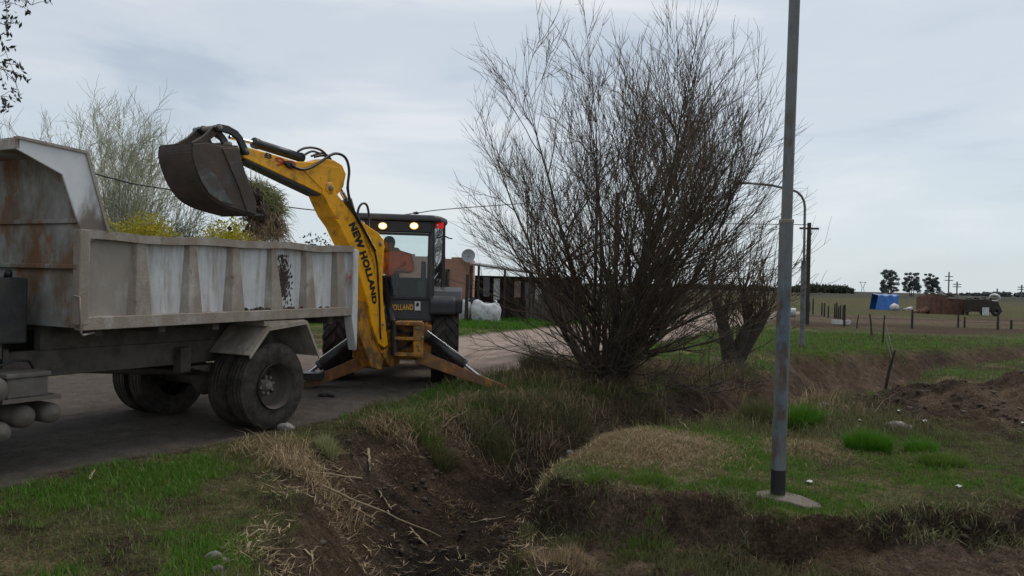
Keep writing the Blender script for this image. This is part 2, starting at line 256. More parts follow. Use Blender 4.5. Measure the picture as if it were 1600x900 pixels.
# ------------------------------------------------------------------ mesh builder
ROOTM = {}
def link(o, parent=None):
    COL.objects.link(o)
    if parent is not None:
        o.parent = parent; ROOTM[o.name] = ROOTM[parent.name]
    return o
def tag(o, label=None, cat=None, group=None, kind=None):
    for k, v in (('label', label), ('category', cat), ('group', group), ('kind', kind)):
        if v: o[k] = v
    return o
def empty(name, frame, label, cat, group=None):
    o = bpy.data.objects.new(name, None); COL.objects.link(o); o.empty_display_size = 0.2
    m = frame.m if isinstance(frame, Frame) else frame
    o.matrix_world = m; ROOTM[o.name] = m.copy()
    return tag(o, label, cat, group)
class MB:
    def __init__(s): s.v = []; s.f = []; s.sm = []
    def add(s, vs, fs, smooth=False):
        b = len(s.v); s.v += [tuple(p) for p in vs]; s.f += [tuple(b + i for i in f) for f in fs]; s.sm += [smooth] * len(fs); return s
    def box(s, x0, x1, y0, y1, z0, z1, m=None):
        vs = [Vector((x, y, z)) for x in (x0, x1) for y in (y0, y1) for z in (z0, z1)]
        if m is not None: vs = [m @ p for p in vs]
        return s.hexa(vs)
    def hexa(s, vs):   # order: x-major, then y, then z
        return s.add(vs, [(0, 1, 3, 2), (4, 6, 7, 5), (0, 4, 5, 1), (2, 3, 7, 6), (0, 2, 6, 4), (1, 5, 7, 3)])
    def prism(s, poly, y0, y1, fn=None):      # polygon in (x,z) pushed from y0 to y1
        fn = fn or (lambda x, y, z: (x, y, z)); n = len(poly)
        vs = [fn(x, y0, z) for x, z in poly] + [fn(x, y1, z) for x, z in poly]
        ar = sum(poly[i][0] * poly[(i + 1) % n][1] - poly[(i + 1) % n][0] * poly[i][1] for i in range(n))
        fs = [tuple(range(n)), tuple(range(2 * n - 1, n - 1, -1))] + [(i, i + n, (i + 1) % n + n, (i + 1) % n) for i in range(n)]
        if (ar < 0) == (y1 > y0): fs = [tuple(reversed(f)) for f in fs]
        return s.add(vs, fs)
    def tube(s, pts, r, n=8, caps=True, smooth=True):
        pts = [Vector(p) for p in pts]; rs = r if isinstance(r, (list, tuple)) else [r] * len(pts)
        vs = []; up = None
        for i, p in enumerate(pts):
            t = (pts[min(i + 1, len(pts) - 1)] - pts[max(i - 1, 0)]).normalized()
            if up is None: up = Vector((0, 0, 1)) if abs(t.z) < 0.9 else Vector((1, 0, 0))
            a = t.cross(up); a = a.normalized() if a.length > 1e-6 else t.orthogonal().normalized()
            b = a.cross(t).normalized(); up = b
            vs += [p + (a * math.cos(k * 2 * math.pi / n) + b * math.sin(k * 2 * math.pi / n)) * rs[i] for k in range(n)]
        fs = [(i * n + k, i * n + (k + 1) % n, (i + 1) * n + (k + 1) % n, (i + 1) * n + k) for i in range(len(pts) - 1) for k in range(n)]
        fs = [tuple(reversed(f)) for f in fs]
        s.add(vs, fs, smooth)
        if caps: s.add(vs[:n], [tuple(range(n))]); s.add(vs[-n:], [tuple(range(n - 1, -1, -1))])
        return s
    def lathe(s, prof, n=32, m=None, smooth=True, closed=False):    # profile (r, y) about local Y
        vs = [Vector((r * math.cos(2 * math.pi * k / n), y, r * math.sin(2 * math.pi * k / n))) for r, y in prof for k in range(n)]
        if m is not None: vs = [m @ p for p in vs]
        R = len(prof); fs = [(i * n + k, i * n + (k + 1) % n, ((i + 1) % R) * n + (k + 1) % n, ((i + 1) % R) * n + k) for i in range(R if closed else R - 1) for k in range(n)]
        return s.add(vs, fs, smooth)
    def lump(s, c, r, n=2, jit=0.25, seed=0, squash=(1, 1, 1)):
        bm = bmesh.new(); bmesh.ops.create_icosphere(bm, subdivisions=n, radius=1.0); g = random.Random(seed)
        ph = [g.uniform(0, 6.28) for _ in range(6)]
        vs = []
        for v in bm.verts:
            q = v.co; k = 1 + jit * (math.sin(q.x * 3 + ph[0]) * math.sin(q.y * 3.4 + ph[1]) + 0.6 * math.sin(q.z * 5 + ph[2] + q.x * 4) + g.uniform(-.5, .5) * 0.6)
            vs.append((c[0] + q.x * r * k * squash[0], c[1] + q.y * r * k * squash[1], c[2] + q.z * r * k * squash[2]))
        fs = [tuple(v.index for v in f.verts) for f in bm.faces]; bm.free()
        return s.add(vs, fs, True)
    def build(s, name, material, parent=None, frame=None, bevel=0.0, seg=2):
        me = bpy.data.meshes.new(name); vs = s.v
        mm = None
        if parent is not None:
            fm = (frame.m if isinstance(frame, Frame) else frame) if frame is not None else ROOTM[parent.name]
            mm = ROOTM[parent.name].inverted() @ fm
        elif frame is not None: mm = frame.m if isinstance(frame, Frame) else frame
        if mm is not None and mm != Matrix.Identity(4): vs = [mm @ Vector(p) for p in vs]
        me.from_pydata([tuple(p) for p in vs], [], s.f); me.materials.append(M[material] if isinstance(material, str) else material)
        me.polygons.foreach_set('use_smooth', s.sm); me.update()
        o = bpy.data.objects.new(name, me); link(o, parent)
        if parent is None: ROOTM[o.name] = Matrix.Identity(4)
        if bevel:
            b = o.modifiers.new('bevel', 'BEVEL'); b.width = bevel; b.segments = seg; b.limit_method = 'ANGLE'; b.angle_limit = rad(35)
        return o
def np_mesh(name, verts, faces_flat, loop_tot, material, parent=None, smooth=False):
    """fast mesh from numpy arrays (world space, converted to the parent's space)"""
    me = bpy.data.meshes.new(name); verts = np.asarray(verts, dtype=np.float64)
    if parent is not None:
        mi = np.array(ROOTM[parent.name].inverted()); verts = verts @ mi[:3, :3].T + mi[:3, 3]
    me.vertices.add(len(verts)); me.vertices.foreach_set('co', verts.astype(np.float32).ravel())
    ff = np.asarray(faces_flat, dtype=np.int32).ravel(); lt = np.asarray(loop_tot, dtype=np.int32)
    me.loops.add(len(ff)); me.loops.foreach_set('vertex_index', ff)
    me.polygons.add(len(lt)); me.polygons.foreach_set('loop_start', np.concatenate([[0], np.cumsum(lt)[:-1]]).astype(np.int32))
    if smooth: me.polygons.foreach_set('use_smooth', np.ones(len(lt), dtype=bool))
    me.materials.append(M[material] if isinstance(material, str) else material); me.update(calc_edges=True); me.validate()
    o = bpy.data.objects.new(name, me); link(o, parent)
    if parent is None: ROOTM[o.name] = Matrix.Identity(4)
    return o

# ------------------------------------------------------------------ terrain
ROAD_P, ROAD_TH, ROAD_W = (-2.73, 9.63), rad(26), 5.8
RD, RN = (math.sin(ROAD_TH), math.cos(ROAD_TH)), (math.cos(ROAD_TH), -math.sin(ROAD_TH))
#   ditch centre line: x, y, half width on the road side, half width on the field side, depth
DITCH = [(-0.30, 1.0, 1.1, 1.0, .70), (-0.30, 3.0, 1.15, 1.0, .80), (-0.35, 4.5, 1.2, 1.0, .84), (-0.50, 6.3, 1.45, 1.0, .88), (-0.40, 8.2, 2.0, 1.0, .92), (.75, 10.4, 1.75, 1.15, .85),
         (3.2, 12.9, 1.5, 1.5, .80), (7.0, 17.2, 1.6, 1.9, .9), (9.2, 21.3, 2.0, 2.3, 1.05), (13.5, 24.5, 2.1, 2.3, .95), (22, 30, 2.2, 2.4, .8), (60, 52, 2.2, 2.4, .6)]
def ditch_field(x, y):
    best = np.full(x.shape, 1e9); w = np.ones(x.shape); D = np.zeros(x.shape); tt = np.zeros(x.shape)
    for i in range(len(DITCH) - 1):
        a, b = DITCH[i], DITCH[i + 1]; dx, dy = b[0] - a[0], b[1] - a[1]; l2 = dx * dx + dy * dy
        t = np.clip(((x - a[0]) * dx + (y - a[1]) * dy) / l2, 0, 1)
        d = np.hypot(x - a[0] - t * dx, y - a[1] - t * dy); left = ((x - a[0]) * -dy + (y - a[1]) * dx) > 0
        ww = np.where(left, a[2] + (b[2] - a[2]) * t, a[3] + (b[3] - a[3]) * t); dd = a[4] + (b[4] - a[4]) * t
        k = d < best
        best = np.where(k, d, best); w = np.where(k, ww, w); D = np.where(k, dd, D); tt = np.where(k, i + t, tt)
    return best, w, D, tt
EDGE_X = [-2, 0.3, 0.55, 1.1, 1.75, 2.35, 2.8, 3.4, 4.5, 6, 9, 14]; EDGE_Y = [7.6, 7.55, 7.4, 7.08, 6.86, 6.45, 6.55, 6.72, 6.95, 7.0, 7.3, 8.0]
def fields(x, y):
    r = {}
    rn = (x - ROAD_P[0]) * RN[0] + (y - ROAD_P[1]) * RN[1]            # >0 on the ditch side of the road edge
    wob = (fbm(x, y, .9, 3, 5) - .5) * 0.5
    r['rn'] = rn
    r['road'] = sstep(0.22, -0.22, rn + wob) * sstep(-ROAD_W - .3, -ROAD_W + .3, rn + wob) * sstep(72, 60, y)
    near = sstep(45, 22, y)
    d, w, D, tt = ditch_field(x, y)
    w2 = w * (1 + (fbm(x, y, 1.3, 3, 21) - .5) * 0.45)
    dit = 1 - sstep(0.22 * w2, w2, d); r['dit'] = dit; r['dd'] = d / w2
    ey = np.interp(x, EDGE_X, EDGE_Y) + (fbm(x, y, 1.7, 4, 33) - .5) * 0.62
    low = sstep(0.03, -0.13, y - ey) * sstep(-.55, .1, x); r['low'] = low; r['cut'] = sstep(0.13, 0.02, y - ey) * sstep(-.75, -.1, x); r['ey'] = y - ey
    z = 0.10 * sstep(10.2, 13.0, y) * sstep(2.5, 0.5, rn)
    z = z + 0.06 * r['road'] * (1 - ((rn + ROAD_W / 2) / (ROAD_W / 2)) ** 2).clip(0, 1) - 0.02 * r['road']
    hd = -D * dit
    # the cut in front of the pole: lower terrace
    hl = -(0.40 - 0.17 * sstep(1.5, 2.9, x)) * low - 0.06 * sstep(6.2, 4.0, y) * low
    z = z + np.minimum(hd, hl)
    r['mound'] = np.exp(-(((x - 1.45) / .95) ** 2 + ((y - 8.75) / 1.0) ** 2)); z = z + 0.17 * r['mound'] * (1 - dit) * (1 - low)
    sx, sy = (x - 7.6), (y - 11.9); sp = np.exp(-((sx / 2.6) ** 2 + ((sy - .12 * sx) / 1.55) ** 2)); r['spoil'] = sstep(.18, .5, sp + (fbm(x, y, 1.6, 3, 8) - .5) * .35)
    z = z + sp * (0.42 + .55 * (fbm(x, y, .8, 3, 66) - .5) + .35 * (fbm(x, y, 2.4, 4, 67, .6) - .5))
    # low ridge of earth along the far side of the ditch, and roughness
    bare = np.clip(np.maximum(np.maximum(sstep(.97, .75, r['dd']), r['cut']), r['spoil']), 0, 1) * (1 - r['road'])
    r['bare'] = bare
    fine = (fbm(x, y, 1.1, 3, 1) - .5) * .12 + (fbm(x, y, 5.0, 3, 2) - .5) * .045
    rough = (fbm(x, y, 2.3, 5, 3, .6) - .5) * .26 + (fbm(x, y, 9.0, 3, 4, .6) - .5) * .09
    rutt = (fbm(rn * 3.0, (x * RD[0] + y * RD[1]) * .25, 1, 3, 14) - .5) * .05 + (fbm(x, y, 9, 2, 15) - .5) * .012
    z = z + near * ((1 - r['road']) * (fine * (1 - .5 * bare) + rough * bare) + r['road'] * rutt * sstep(.0, .6, np.abs(rn + .25) + .25))
    z = z + (1 - near) * (fbm(x, y, .06, 3, 6) - .5) * .35 * sstep(40, 80, y)
    # flat ground under the truck, the machine and the camera
    r['z'] = z
    return r
def hgt(x, y):
    x = np.atleast_1d(np.asarray(x, float)); y = np.atleast_1d(np.asarray(y, float)); return fields(x, y)['z']
def H1(x, y): return float(hgt(x, y)[0])
def hit(u, v, t0=3.0, t1=40.0):
    x, y, z = ray(u, v); t = np.linspace(t0, t1, 2600); hh = hgt(x * t, y * t); k = np.nonzero(CAM_Z + z * t <= hh)[0]
    k = k[0] if len(k) else len(t) - 1; return Vector((x * t[k], y * t[k], float(hh[k])))
def axis(lo, hi, step, a, b, g):
    mid = list(np.arange(a, b, step)); up = [b]; s = step
    while up[-1] < hi: s *= g; up.append(up[-1] + s)
    dn = [a]; s = step
    while dn[-1] > lo: s *= g; dn.append(dn[-1] - s)
    return np.array(dn[:0:-1] + mid + up)
gx = axis(-3000, 3500, 0.05, -4.6, 6.5, 1.05); gy = axis(-60, 4500, 0.05, 3.6, 13.5, 1.042)
X, Y = np.meshgrid(gx, gy); xf, yf = X.ravel(), Y.ravel()
FD = fields(xf, yf); zf = FD['z']
def lerp(a, b, t): return a + (np.asarray(b) - a) * t[:, None]
pn = fbm(xf, yf, .55, 4, 40); pn2 = fbm(xf, yf, 1.7, 4, 41); pn3 = fbm(xf, yf, .12, 4, 42)
col = np.tile(np.array([.088, .080, .038]), (len(xf), 1))
pn4 = fbm(xf, yf, 3.2, 4, 45); col = lerp(col, (.050, .036, .026), sstep(.50, .62, pn4) * .8); col = lerp(col, (.062, .110, .020), sstep(.42, .58, pn * .65 + fbm(xf, yf, 2.6, 3, 44) * .35)); col = lerp(col, (.155, .125, .068), sstep(.52, .68, pn2) * .75)
straw_m = np.clip(sstep(.2, .75, FD['mound']) + sstep(.60, .72, pn2) * .3 + .5 * np.exp(-(((xf - 3.5) / .6) ** 2 + ((yf - 9.1) / .6) ** 2)), 0, 1)
col = lerp(col, (.235, .170, .098), straw_m * .9)
far = sstep(24, 60, yf)
fieldc = lerp(np.tile(np.array([.088, .092, .036]), (len(xf), 1)), (.098, .078, .046), sstep(.42, .6, pn3)); fieldc = lerp(fieldc, (.058, .056, .042), sstep(110, 300, yf))
col = lerp(col, fieldc, far)
col = lerp(col, (.060, .100, .016), sstep(23, 24.5, yf + (pn - .5) * 3) * sstep(37, 33, yf + (pn - .5) * 6) * sstep(2, 6, xf) * .8)   # lush strip beyond the ditch
trk = sstep(36, 40, yf + (pn3 - .5) * 14) * sstep(66, 58, yf + (pn3 - .5) * 14) * sstep(11, 15, xf + (pn - .5) * 5)
trkc = lerp(np.tile(np.array([.080, .052, .037]), (len(xf), 1)), (.135, .095, .070), sstep(.45, .6, fbm(xf * .05, yf * .55, 1, 3, 61)))
col = lerp(col, trkc, trk * sstep(.30, .5, fbm(xf * .12, yf * .5, 1, 3, 60)))
soilc = lerp(np.tile(np.array([.078, .052, .035]), (len(xf), 1)), (.122, .084, .058), sstep(.45, .65, fbm(xf, yf, 1.2, 4, 50)))
soilc = lerp(soilc, (.042, .031, .024), sstep(.52, .66, fbm(xf, yf, .9, 4, 51)) * .7)
col = lerp(col, soilc, FD['bare'])
mud = sstep(.55, .25, FD['dd']) * (1 - FD['low']) * sstep(17, 12, yf); col = lerp(col, (.026, .021, .017), mud * (.55 + .45 * sstep(.4, .6, pn2)))
col = lerp(col, (.095, .095, .042), FD['low'] * sstep(-.2, -.4, FD['ey']) * sstep(.40, .54, pn2) * sstep(3.0, 1.8, xf) * .7); col = lerp(col, (.112, .080, .057), FD['low'] * sstep(-.15, -.4, FD['ey']) * sstep(2.2, 3.2, xf) * .7)
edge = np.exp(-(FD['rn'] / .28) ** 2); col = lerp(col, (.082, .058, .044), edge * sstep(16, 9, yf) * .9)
along = (xf - ROAD_P[0]) * RD[0] + (yf - ROAD_P[1]) * RD[1]
roadc = lerp(np.tile(np.array([.098, .084, .072]), (len(xf), 1)), (.32, .25, .21), sstep(2.5, 10, along + (pn - .5) * 4))  # near stretch darker: the dimness around the truck is put into the colour
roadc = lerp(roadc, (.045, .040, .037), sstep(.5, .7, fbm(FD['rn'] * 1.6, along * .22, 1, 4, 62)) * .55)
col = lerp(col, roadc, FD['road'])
nx, ny = len(gx), len(gy)
ii = (np.arange(ny - 1)[:, None] * nx + np.arange(nx - 1)[None, :]).ravel()
quads = np.stack([ii, ii + 1, ii + nx + 1, ii + nx], 1)
fx, fy = xf[quads].mean(1), yf[quads].mean(1)
fr, fdd, flow, fsp = FD['road'][quads].mean(1), FD['dd'][quads].mean(1), FD['low'][quads].mean(1), FD['spoil'][quads].mean(1)
cls = np.zeros(len(quads), int)
cls[(fdd < .95) & (fy < 60)] = 2; cls[(flow > .5) & (cls != 2)] = 3; cls[(fsp > .5) & (cls == 0)] = 4; cls[fr > .5] = 1
tk = trk[quads].mean(1); cls[(tk > .5) & (cls == 0) & (fx < 140)] = 5
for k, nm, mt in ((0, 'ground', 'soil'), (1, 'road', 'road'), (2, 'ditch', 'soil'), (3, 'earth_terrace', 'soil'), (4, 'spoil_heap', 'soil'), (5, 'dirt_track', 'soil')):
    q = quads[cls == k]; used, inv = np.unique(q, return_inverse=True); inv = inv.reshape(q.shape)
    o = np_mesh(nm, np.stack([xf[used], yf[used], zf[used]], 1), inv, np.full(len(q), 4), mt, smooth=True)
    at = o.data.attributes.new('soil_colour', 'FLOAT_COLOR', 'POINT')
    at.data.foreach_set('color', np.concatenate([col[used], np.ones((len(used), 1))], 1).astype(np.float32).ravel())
    o['kind'] = 'structure'

# ------------------------------------------------------------------ scattered blades and strands
def blades(P, hgts, wid, lean=0.5, droop=0.25, rng=RNG, dirs=None):
    """P (n,3) roots -> two-piece blades with a pointed tip: verts, faces"""
    n = len(P); a = rng.uniform(0, 2 * math.pi, n); s = np.stack([np.cos(a), np.sin(a), np.zeros(n)], 1) * (wid[:, None] / 2)
    b = rng.uniform(0, 2 * math.pi, n); lm = rng.uniform(0, lean, n) * hgts
    ld = np.stack([np.cos(b), np.sin(b), np.zeros(n)], 1) if dirs is None else dirs
    up = np.array([0, 0, 1.0])
    p1 = P + up * (hgts * .55)[:, None] + ld * (lm * .4)[:, None]
    p2 = P + up * (hgts * (1 - droop * rng.uniform(0, 1, n)))[:, None] + ld * lm[:, None] * 1.2
    V = np.stack([P - s, P + s, p1 + s * .8, p1 - s * .8, p2], 1).reshape(-1, 3)
    k = np.arange(n)[:, None] * 5
    F = np.concatenate([k + [0, 1, 2, 3], k + [3, 2, 4]], 1).ravel(); T = np.tile([4, 3], n)
    return V, F, T
def scatter(n, x0, x1, y0, y1, dens, rng=RNG):
    x = rng.uniform(x0, x1, n); y = rng.uniform(y0, y1, n); f = fields(x, y)
    k = rng.uniform(0, 1, n) < dens(x, y, f); return x[k], y[k], f['z'][k]
def blade_object(name, parts, material, label, cat='grass'):
    V, Fa, T, b = [], [], [], 0
    for v, f, t in parts: V.append(v); Fa.append(f + b); T.append(t); b += len(v)
    o = np_mesh(name, np.concatenate(V), np.concatenate(Fa), np.concatenate(T), material)
    return tag(o, label, cat, kind='stuff')
def strip_blades(x, y, z, h0, h1, w, lean=.6, droop=.3):
    n = len(x); h = RNG.uniform(h0, h1, n); return blades(np.stack([x, y, z - .008], 1), h, w * RNG.uniform(.7, 1.3, n), lean, droop)
def greenness(x, y): return sstep(.375, .575, fbm(x, y, .55, 4, 40) * .62 + fbm(x, y, 2.6, 3, 44) * .38) * (1 - .8 * sstep(.52, .68, fbm(x, y, 1.7, 4, 41)))
def d_short(x, y, f): return (1 - .85 * np.exp(-(f['rn'] / .3) ** 2) * (y < 10)) * (1 - f['bare']) * (1 - sstep(.05, .35, f['road'])) * (.08 + .92 * greenness(x, y)) * (1 - .75 * sstep(.3, .8, f['mound']))
def d_lush(x, y, f): return (1 - f['bare']) * (1 - sstep(.02, .2, f['road'])) * sstep(.55, .95, greenness(x, y)) * (1 - sstep(.2, .6, f['mound']))
def d_dull(x, y, f): return (1 - .99 * f['bare']) * (1 - sstep(.05, .3, f['road'])) * (.9 - .55 * greenness(x, y))
parts = []
for n, x0, x1, y0, y1, h0, h1, w in ((64000, -4.6, 0.2, 4.2, 9.6, .025, .08, .008), (74000, .3, 7.5, 6.4, 12.5, .025, .07, .009), (26000, -2.6, 2.0, 9.4, 15.5, .03, .09, .010), (22000, 2, 16, 12, 26, .05, .11, .016), (9000, -6, 1.5, 22, 40, .07, .16, .03)):
    x, y, z = scatter(n, x0, x1, y0, y1, d_short); parts.append(strip_blades(x, y, z, h0, h1, w))
blade_object('grass', parts, 'grass', 'short green grass on the road verge and around the pole')
parts = []
for n, x0, x1, y0, y1, h0, h1, w in ((30000, -4.6, 0, 4.2, 9.6, .04, .10, .008), (20000, 1.5, 7.5, 6.4, 12.5, .03, .08, .008), (26000, -2.4, .8, 10.2, 14.8, .05, .13, .011), (4500, 5, 16, 22.5, 34, .06, .15, .025), (26000, -8, 6, 29, 40, .10, .26, .035)):
    x, y, z = scatter(n, x0, x1, y0, y1, (lambda x, y, f: np.maximum(d_lush(x, y, f), .9 * (y > 22) * (1 - f['bare']) * (1 - sstep(.02, .2, f['road'])) + .7 * (f['rn'] < 1.6) * (y > 10.2) * (y < 15) * (1 - f['bare']) * (1 - sstep(.02, .2, f['road'])))))
    parts.append(strip_blades(x, y, z, h0, h1, w))
blade_object('lush_grass', parts, 'lush', 'bright green lush grass in patches beside the road')
parts = []
for n, x0, x1, y0, y1, h0, h1, w in ((30000, -4.6, 0.4, 4.2, 9.8, .02, .08, .006), (60000, .2, 7.5, 4.5, 12.5, .02, .07, .006), (40000, -2.0, 5.5, 9.5, 19, .06, .26, .010), (24000, 5, 20, 13, 34, .06, .18, .02)):
    x, y, z = scatter(n, x0, x1, y0, y1, d_dull); parts.append(strip_blades(x, y, z, h0, h1, w, .9, .5))
x, y, z = scatter(34000, 0.0, 3.2, 4.8, 7.2, lambda x, y, f: f['low'] * sstep(-.15, -.4, f['ey']) * sstep(.40, .54, fbm(x, y, 1.7, 4, 41)) * sstep(3.4, 1.0, x)); parts.append(strip_blades(x, y, z, .04, .12, .007, .8, .4))
x, y, z = scatter(30000, 0.0, 7.0, 6.0, 8.0, lambda x, y, f: np.exp(-((f['ey'] + .06) / .16) ** 2) * (f['dd'] > .75) * sstep(.48, .60, fbm(x, y, 1.5, 3, 93))); parts.append(strip_blades(x, y, z, .05, .16, .008, 1.5, .9))
blade_object('rough_grass', parts, 'dullgrass', 'dull olive rough grass on the ditch banks')
parts = []
x, y, z = scatter(42000, .3, 2.9, 7.2, 10.4, lambda x, y, f: (1 - f['bare'] * .6) * sstep(.12, .7, f['mound'])); parts.append(strip_blades(x, y, z, .03, .10, .006, 1.8, .8))
x, y, z = scatter(9000, 2.6, 4.6, 8.2, 10.0, lambda x, y, f: (1 - f['bare']) * np.exp(-(((x - 3.5) / .55) ** 2 + ((y - 9.1) / .55) ** 2))); parts.append(strip_blades(x, y, z, .03, .08, .007, 1.8, .8))
x, y, z = scatter(30000, -3.0, 1.6, 7.4, 12.5, lambda x, y, f: sstep(.35, .9, f['dd']) * sstep(1.15, .95, f['dd']) * (f['rn'] < 2.6) * sstep(.42, .62, fbm(x, y, 1.3, 3, 77))); parts.append(strip_blades(x, y, z, .08, .30, .008, 1.6, 1.1))
x, y, z = scatter(14000, -2.2, 1.2, 5.0, 9.5, lambda x, y, f: (f['dd'] < 1.0) * sstep(.5, .66, fbm(x, y, 1.9, 3, 78)) * (1 - f['low'])); parts.append(strip_blades(x, y, z, .02, .09, .007, 3.0, .9))
x, y, z = scatter(9000, -4.5, 7, 4.5, 12, lambda x, y, f: (1 - f['road']) * .5); parts.append(strip_blades(x, y, z, .01, .05, .005, 3.0, .9))
x, y, z = scatter(9000, -1.2, 5, 10.5, 18, lambda x, y, f: (1 - f['road']) * sstep(.45, .6, fbm(x, y, .9, 3, 79))); parts.append(strip_blades(x, y, z, .10, .42, .010, 1.2, .7))
x, y, z = scatter(60000, -.2, 7.5, 6.0, 8.2, lambda x, y, f: np.exp(-((f['ey'] - .05) / .07) ** 2) * (f['dd'] > .8) * .5); n_ = len(x); P_ = np.stack([x, y, z], 1); V_, F_, T_b = blades(P_, RNG.uniform(-.16, .06, n_), np.full(n_, .006), .5, .2, RNG, np.stack([RNG.normal(0, .4, n_), -np.ones(n_), np.zeros(n_)], 1) * np.where(RNG.random(n_) < .5, 1, -1)[:, None]); parts.append((V_, F_, T_b))
blade_object('dry_grass', parts, 'straw', 'straw coloured dead grass on the mound and ditch bank')
_p = (1 + 5 ** .5) / 2
ICO_V = np.array([(-1, _p, 0), (1, _p, 0), (-1, -_p, 0), (1, -_p, 0), (0, -1, _p), (0, 1, _p), (0, -1, -_p), (0, 1, -_p), (_p, 0, -1), (_p, 0, 1), (-_p, 0, -1), (-_p, 0, 1)]) / math.hypot(1, _p)
ICO_F = np.array([(0, 11, 5), (0, 5, 1), (0, 1, 7), (0, 7, 10), (0, 10, 11), (1, 5, 9), (5, 11, 4), (11, 10, 2), (10, 7, 6), (7, 1, 8), (3, 9, 4), (3, 4, 2), (3, 2, 6), (3, 6, 8), (3, 8, 9), (4, 9, 5), (2, 4, 11), (6, 2, 10), (8, 6, 7), (9, 8, 1)])
def clods(name, x, y, z, r, material, label, cat='soil'):
    n = len(x); V = ICO_V[None] * RNG.uniform(.6, 1.35, (n, 12, 1)) * np.stack([r * RNG.uniform(.8, 1.5, n), r * RNG.uniform(.8, 1.5, n), r * RNG.uniform(.5, .9, n)], 1)[:, None, :]
    V = V + np.stack([x, y, z + r * .12], 1)[:, None, :]
    Fc = (ICO_F[None] + (np.arange(n) * 12)[:, None, None]).reshape(-1)
    return tag(np_mesh(name, V.reshape(-1, 3), Fc, np.full(n * 20, 3), material), label, cat, kind='stuff')
def csize(n, lo, hi): return lo + (hi - lo) * RNG.random(n) ** 3.5
x, y, z = scatter(9000, -2.6, 10, 4.6, 15, lambda x, y, f: f['bare'] * (.25 + .75 * f['spoil']) * (1 - .85 * f['low']) * (1 - f['road'])); clods('earth_clods', x, y, z, csize(len(x), .006, .050), 'clod', 'brown crumbled earth clods on the bare ditch bank')
x, y, z = scatter(1500, -1.7, 1.2, 4.6, 9.6, lambda x, y, f: sstep(.7, .3, f['dd']) * (1 - f['low'])); clods('wet_earth_clods', x, y, z, csize(len(x), .005, .032), 'dark_clod', 'wet black mud clods in the ditch bottom')

# ------------------------------------------------------------------ dump truck
TF = Frame(-2.79, 9.52, rad(28), 0.0)
truck = empty('dump_truck', TF, 'old dirty white dump truck with rusty headboard parked on the road', 'truck')
def tp(u, v, lat=0.0): return TF.px(u, v, lat)
TW = 2.30                                            # body width
XF, XR = tp(130, 440)[0], tp(553, 440)[0]            # front and rear of the box side
ZB, ZT = 1.27, 2.20
# side panel, bottom sill and rail follow the slightly bent top edge
top = [tp(*p) for p in ((136, 361), (240, 370), (368, 376), (470, 382), (552, 387))]
def topz(x): return float(np.interp(x, [p[0] for p in top], [p[1] for p in top]))
RIBS = [((212, 231), (203, 240)), ((295, 310), (287, 318)), ((363, 377), (355, 384)), ((424, 434), (418, 444)), ((478, 490), (473, 495)), ((526, 541), (523, 542))]
bays = [XF] + [tp((b0 + b1) / 2, 480)[0] for _, (b0, b1) in RIBS] + [XR]
for side in (0, 1):
    for i, (A_, B_) in enumerate(zip(bays[:-1], bays[1:])):
        mb = MB(); xs = np.linspace(A_, B_, 4); y0, y1 = (0.075, 0.085) if side == 0 else (TW - .085, TW - .075)
        w = lambda x: .007 * math.sin(x * 7.1)
        for a, b in zip(xs[:-1], xs[1:]):
            mb.hexa([(a, y0 + w(a), ZB + .10), (a, y0 + w(a), topz(a) - .01), (a, y1 + w(a), ZB + .10), (a, y1 + w(a), topz(a) - .01), (b, y0 + w(b), ZB + .10), (b, y0 + w(b), topz(b) - .01), (b, y1 + w(b), ZB + .10), (b, y1 + w(b), topz(b) - .01)])
        mb.build('side_panel', 'truck_bay' if i == 0 else 'truck', truck)
MB().box(XF + .02, XR - .02, .09, TW - .09, ZB + .03, ZB + .09).build('box_floor', 'chassis', truck)
for side in (0, 1):
    y0, y1 = (-.005, .12) if side == 0 else (TW - .12, TW + .005)
    mb = MB(); rl = [(x, topz(x) + .022 * math.sin(x * 5.3 + 1) * (0.35 if x < 0 else .6)) for x in np.linspace(XF, XR, 13)]
    for (a, za), (b, zb) in zip(rl[:-1], rl[1:]):
        mb.hexa([(a, y0, za - .07), (a, y0, za + .012), (a, y1, za - .07), (a, y1, za + .012), (b, y0, zb - .07), (b, y0, zb + .012), (b, y1, zb - .07), (b, y1, zb + .012)])
    mb.build('top_rail', 'truck_dusty', truck)
    mb = MB(); s0 = [tp(130, 517), tp(543, 493)]
    mb.hexa([(XF, y0, s0[0][1]), (XF, y0, s0[0][1] + .125), (XF, y1, s0[0][1]), (XF, y1, s0[0][1] + .125), (XR, y0, s0[1][1]), (XR, y0, s0[1][1] + .115), (XR, y1, s0[1][1]), (XR, y1, s0[1][1] + .115)])
    mb.build('bottom_sill', 'truck_dusty', truck, bevel=.008)
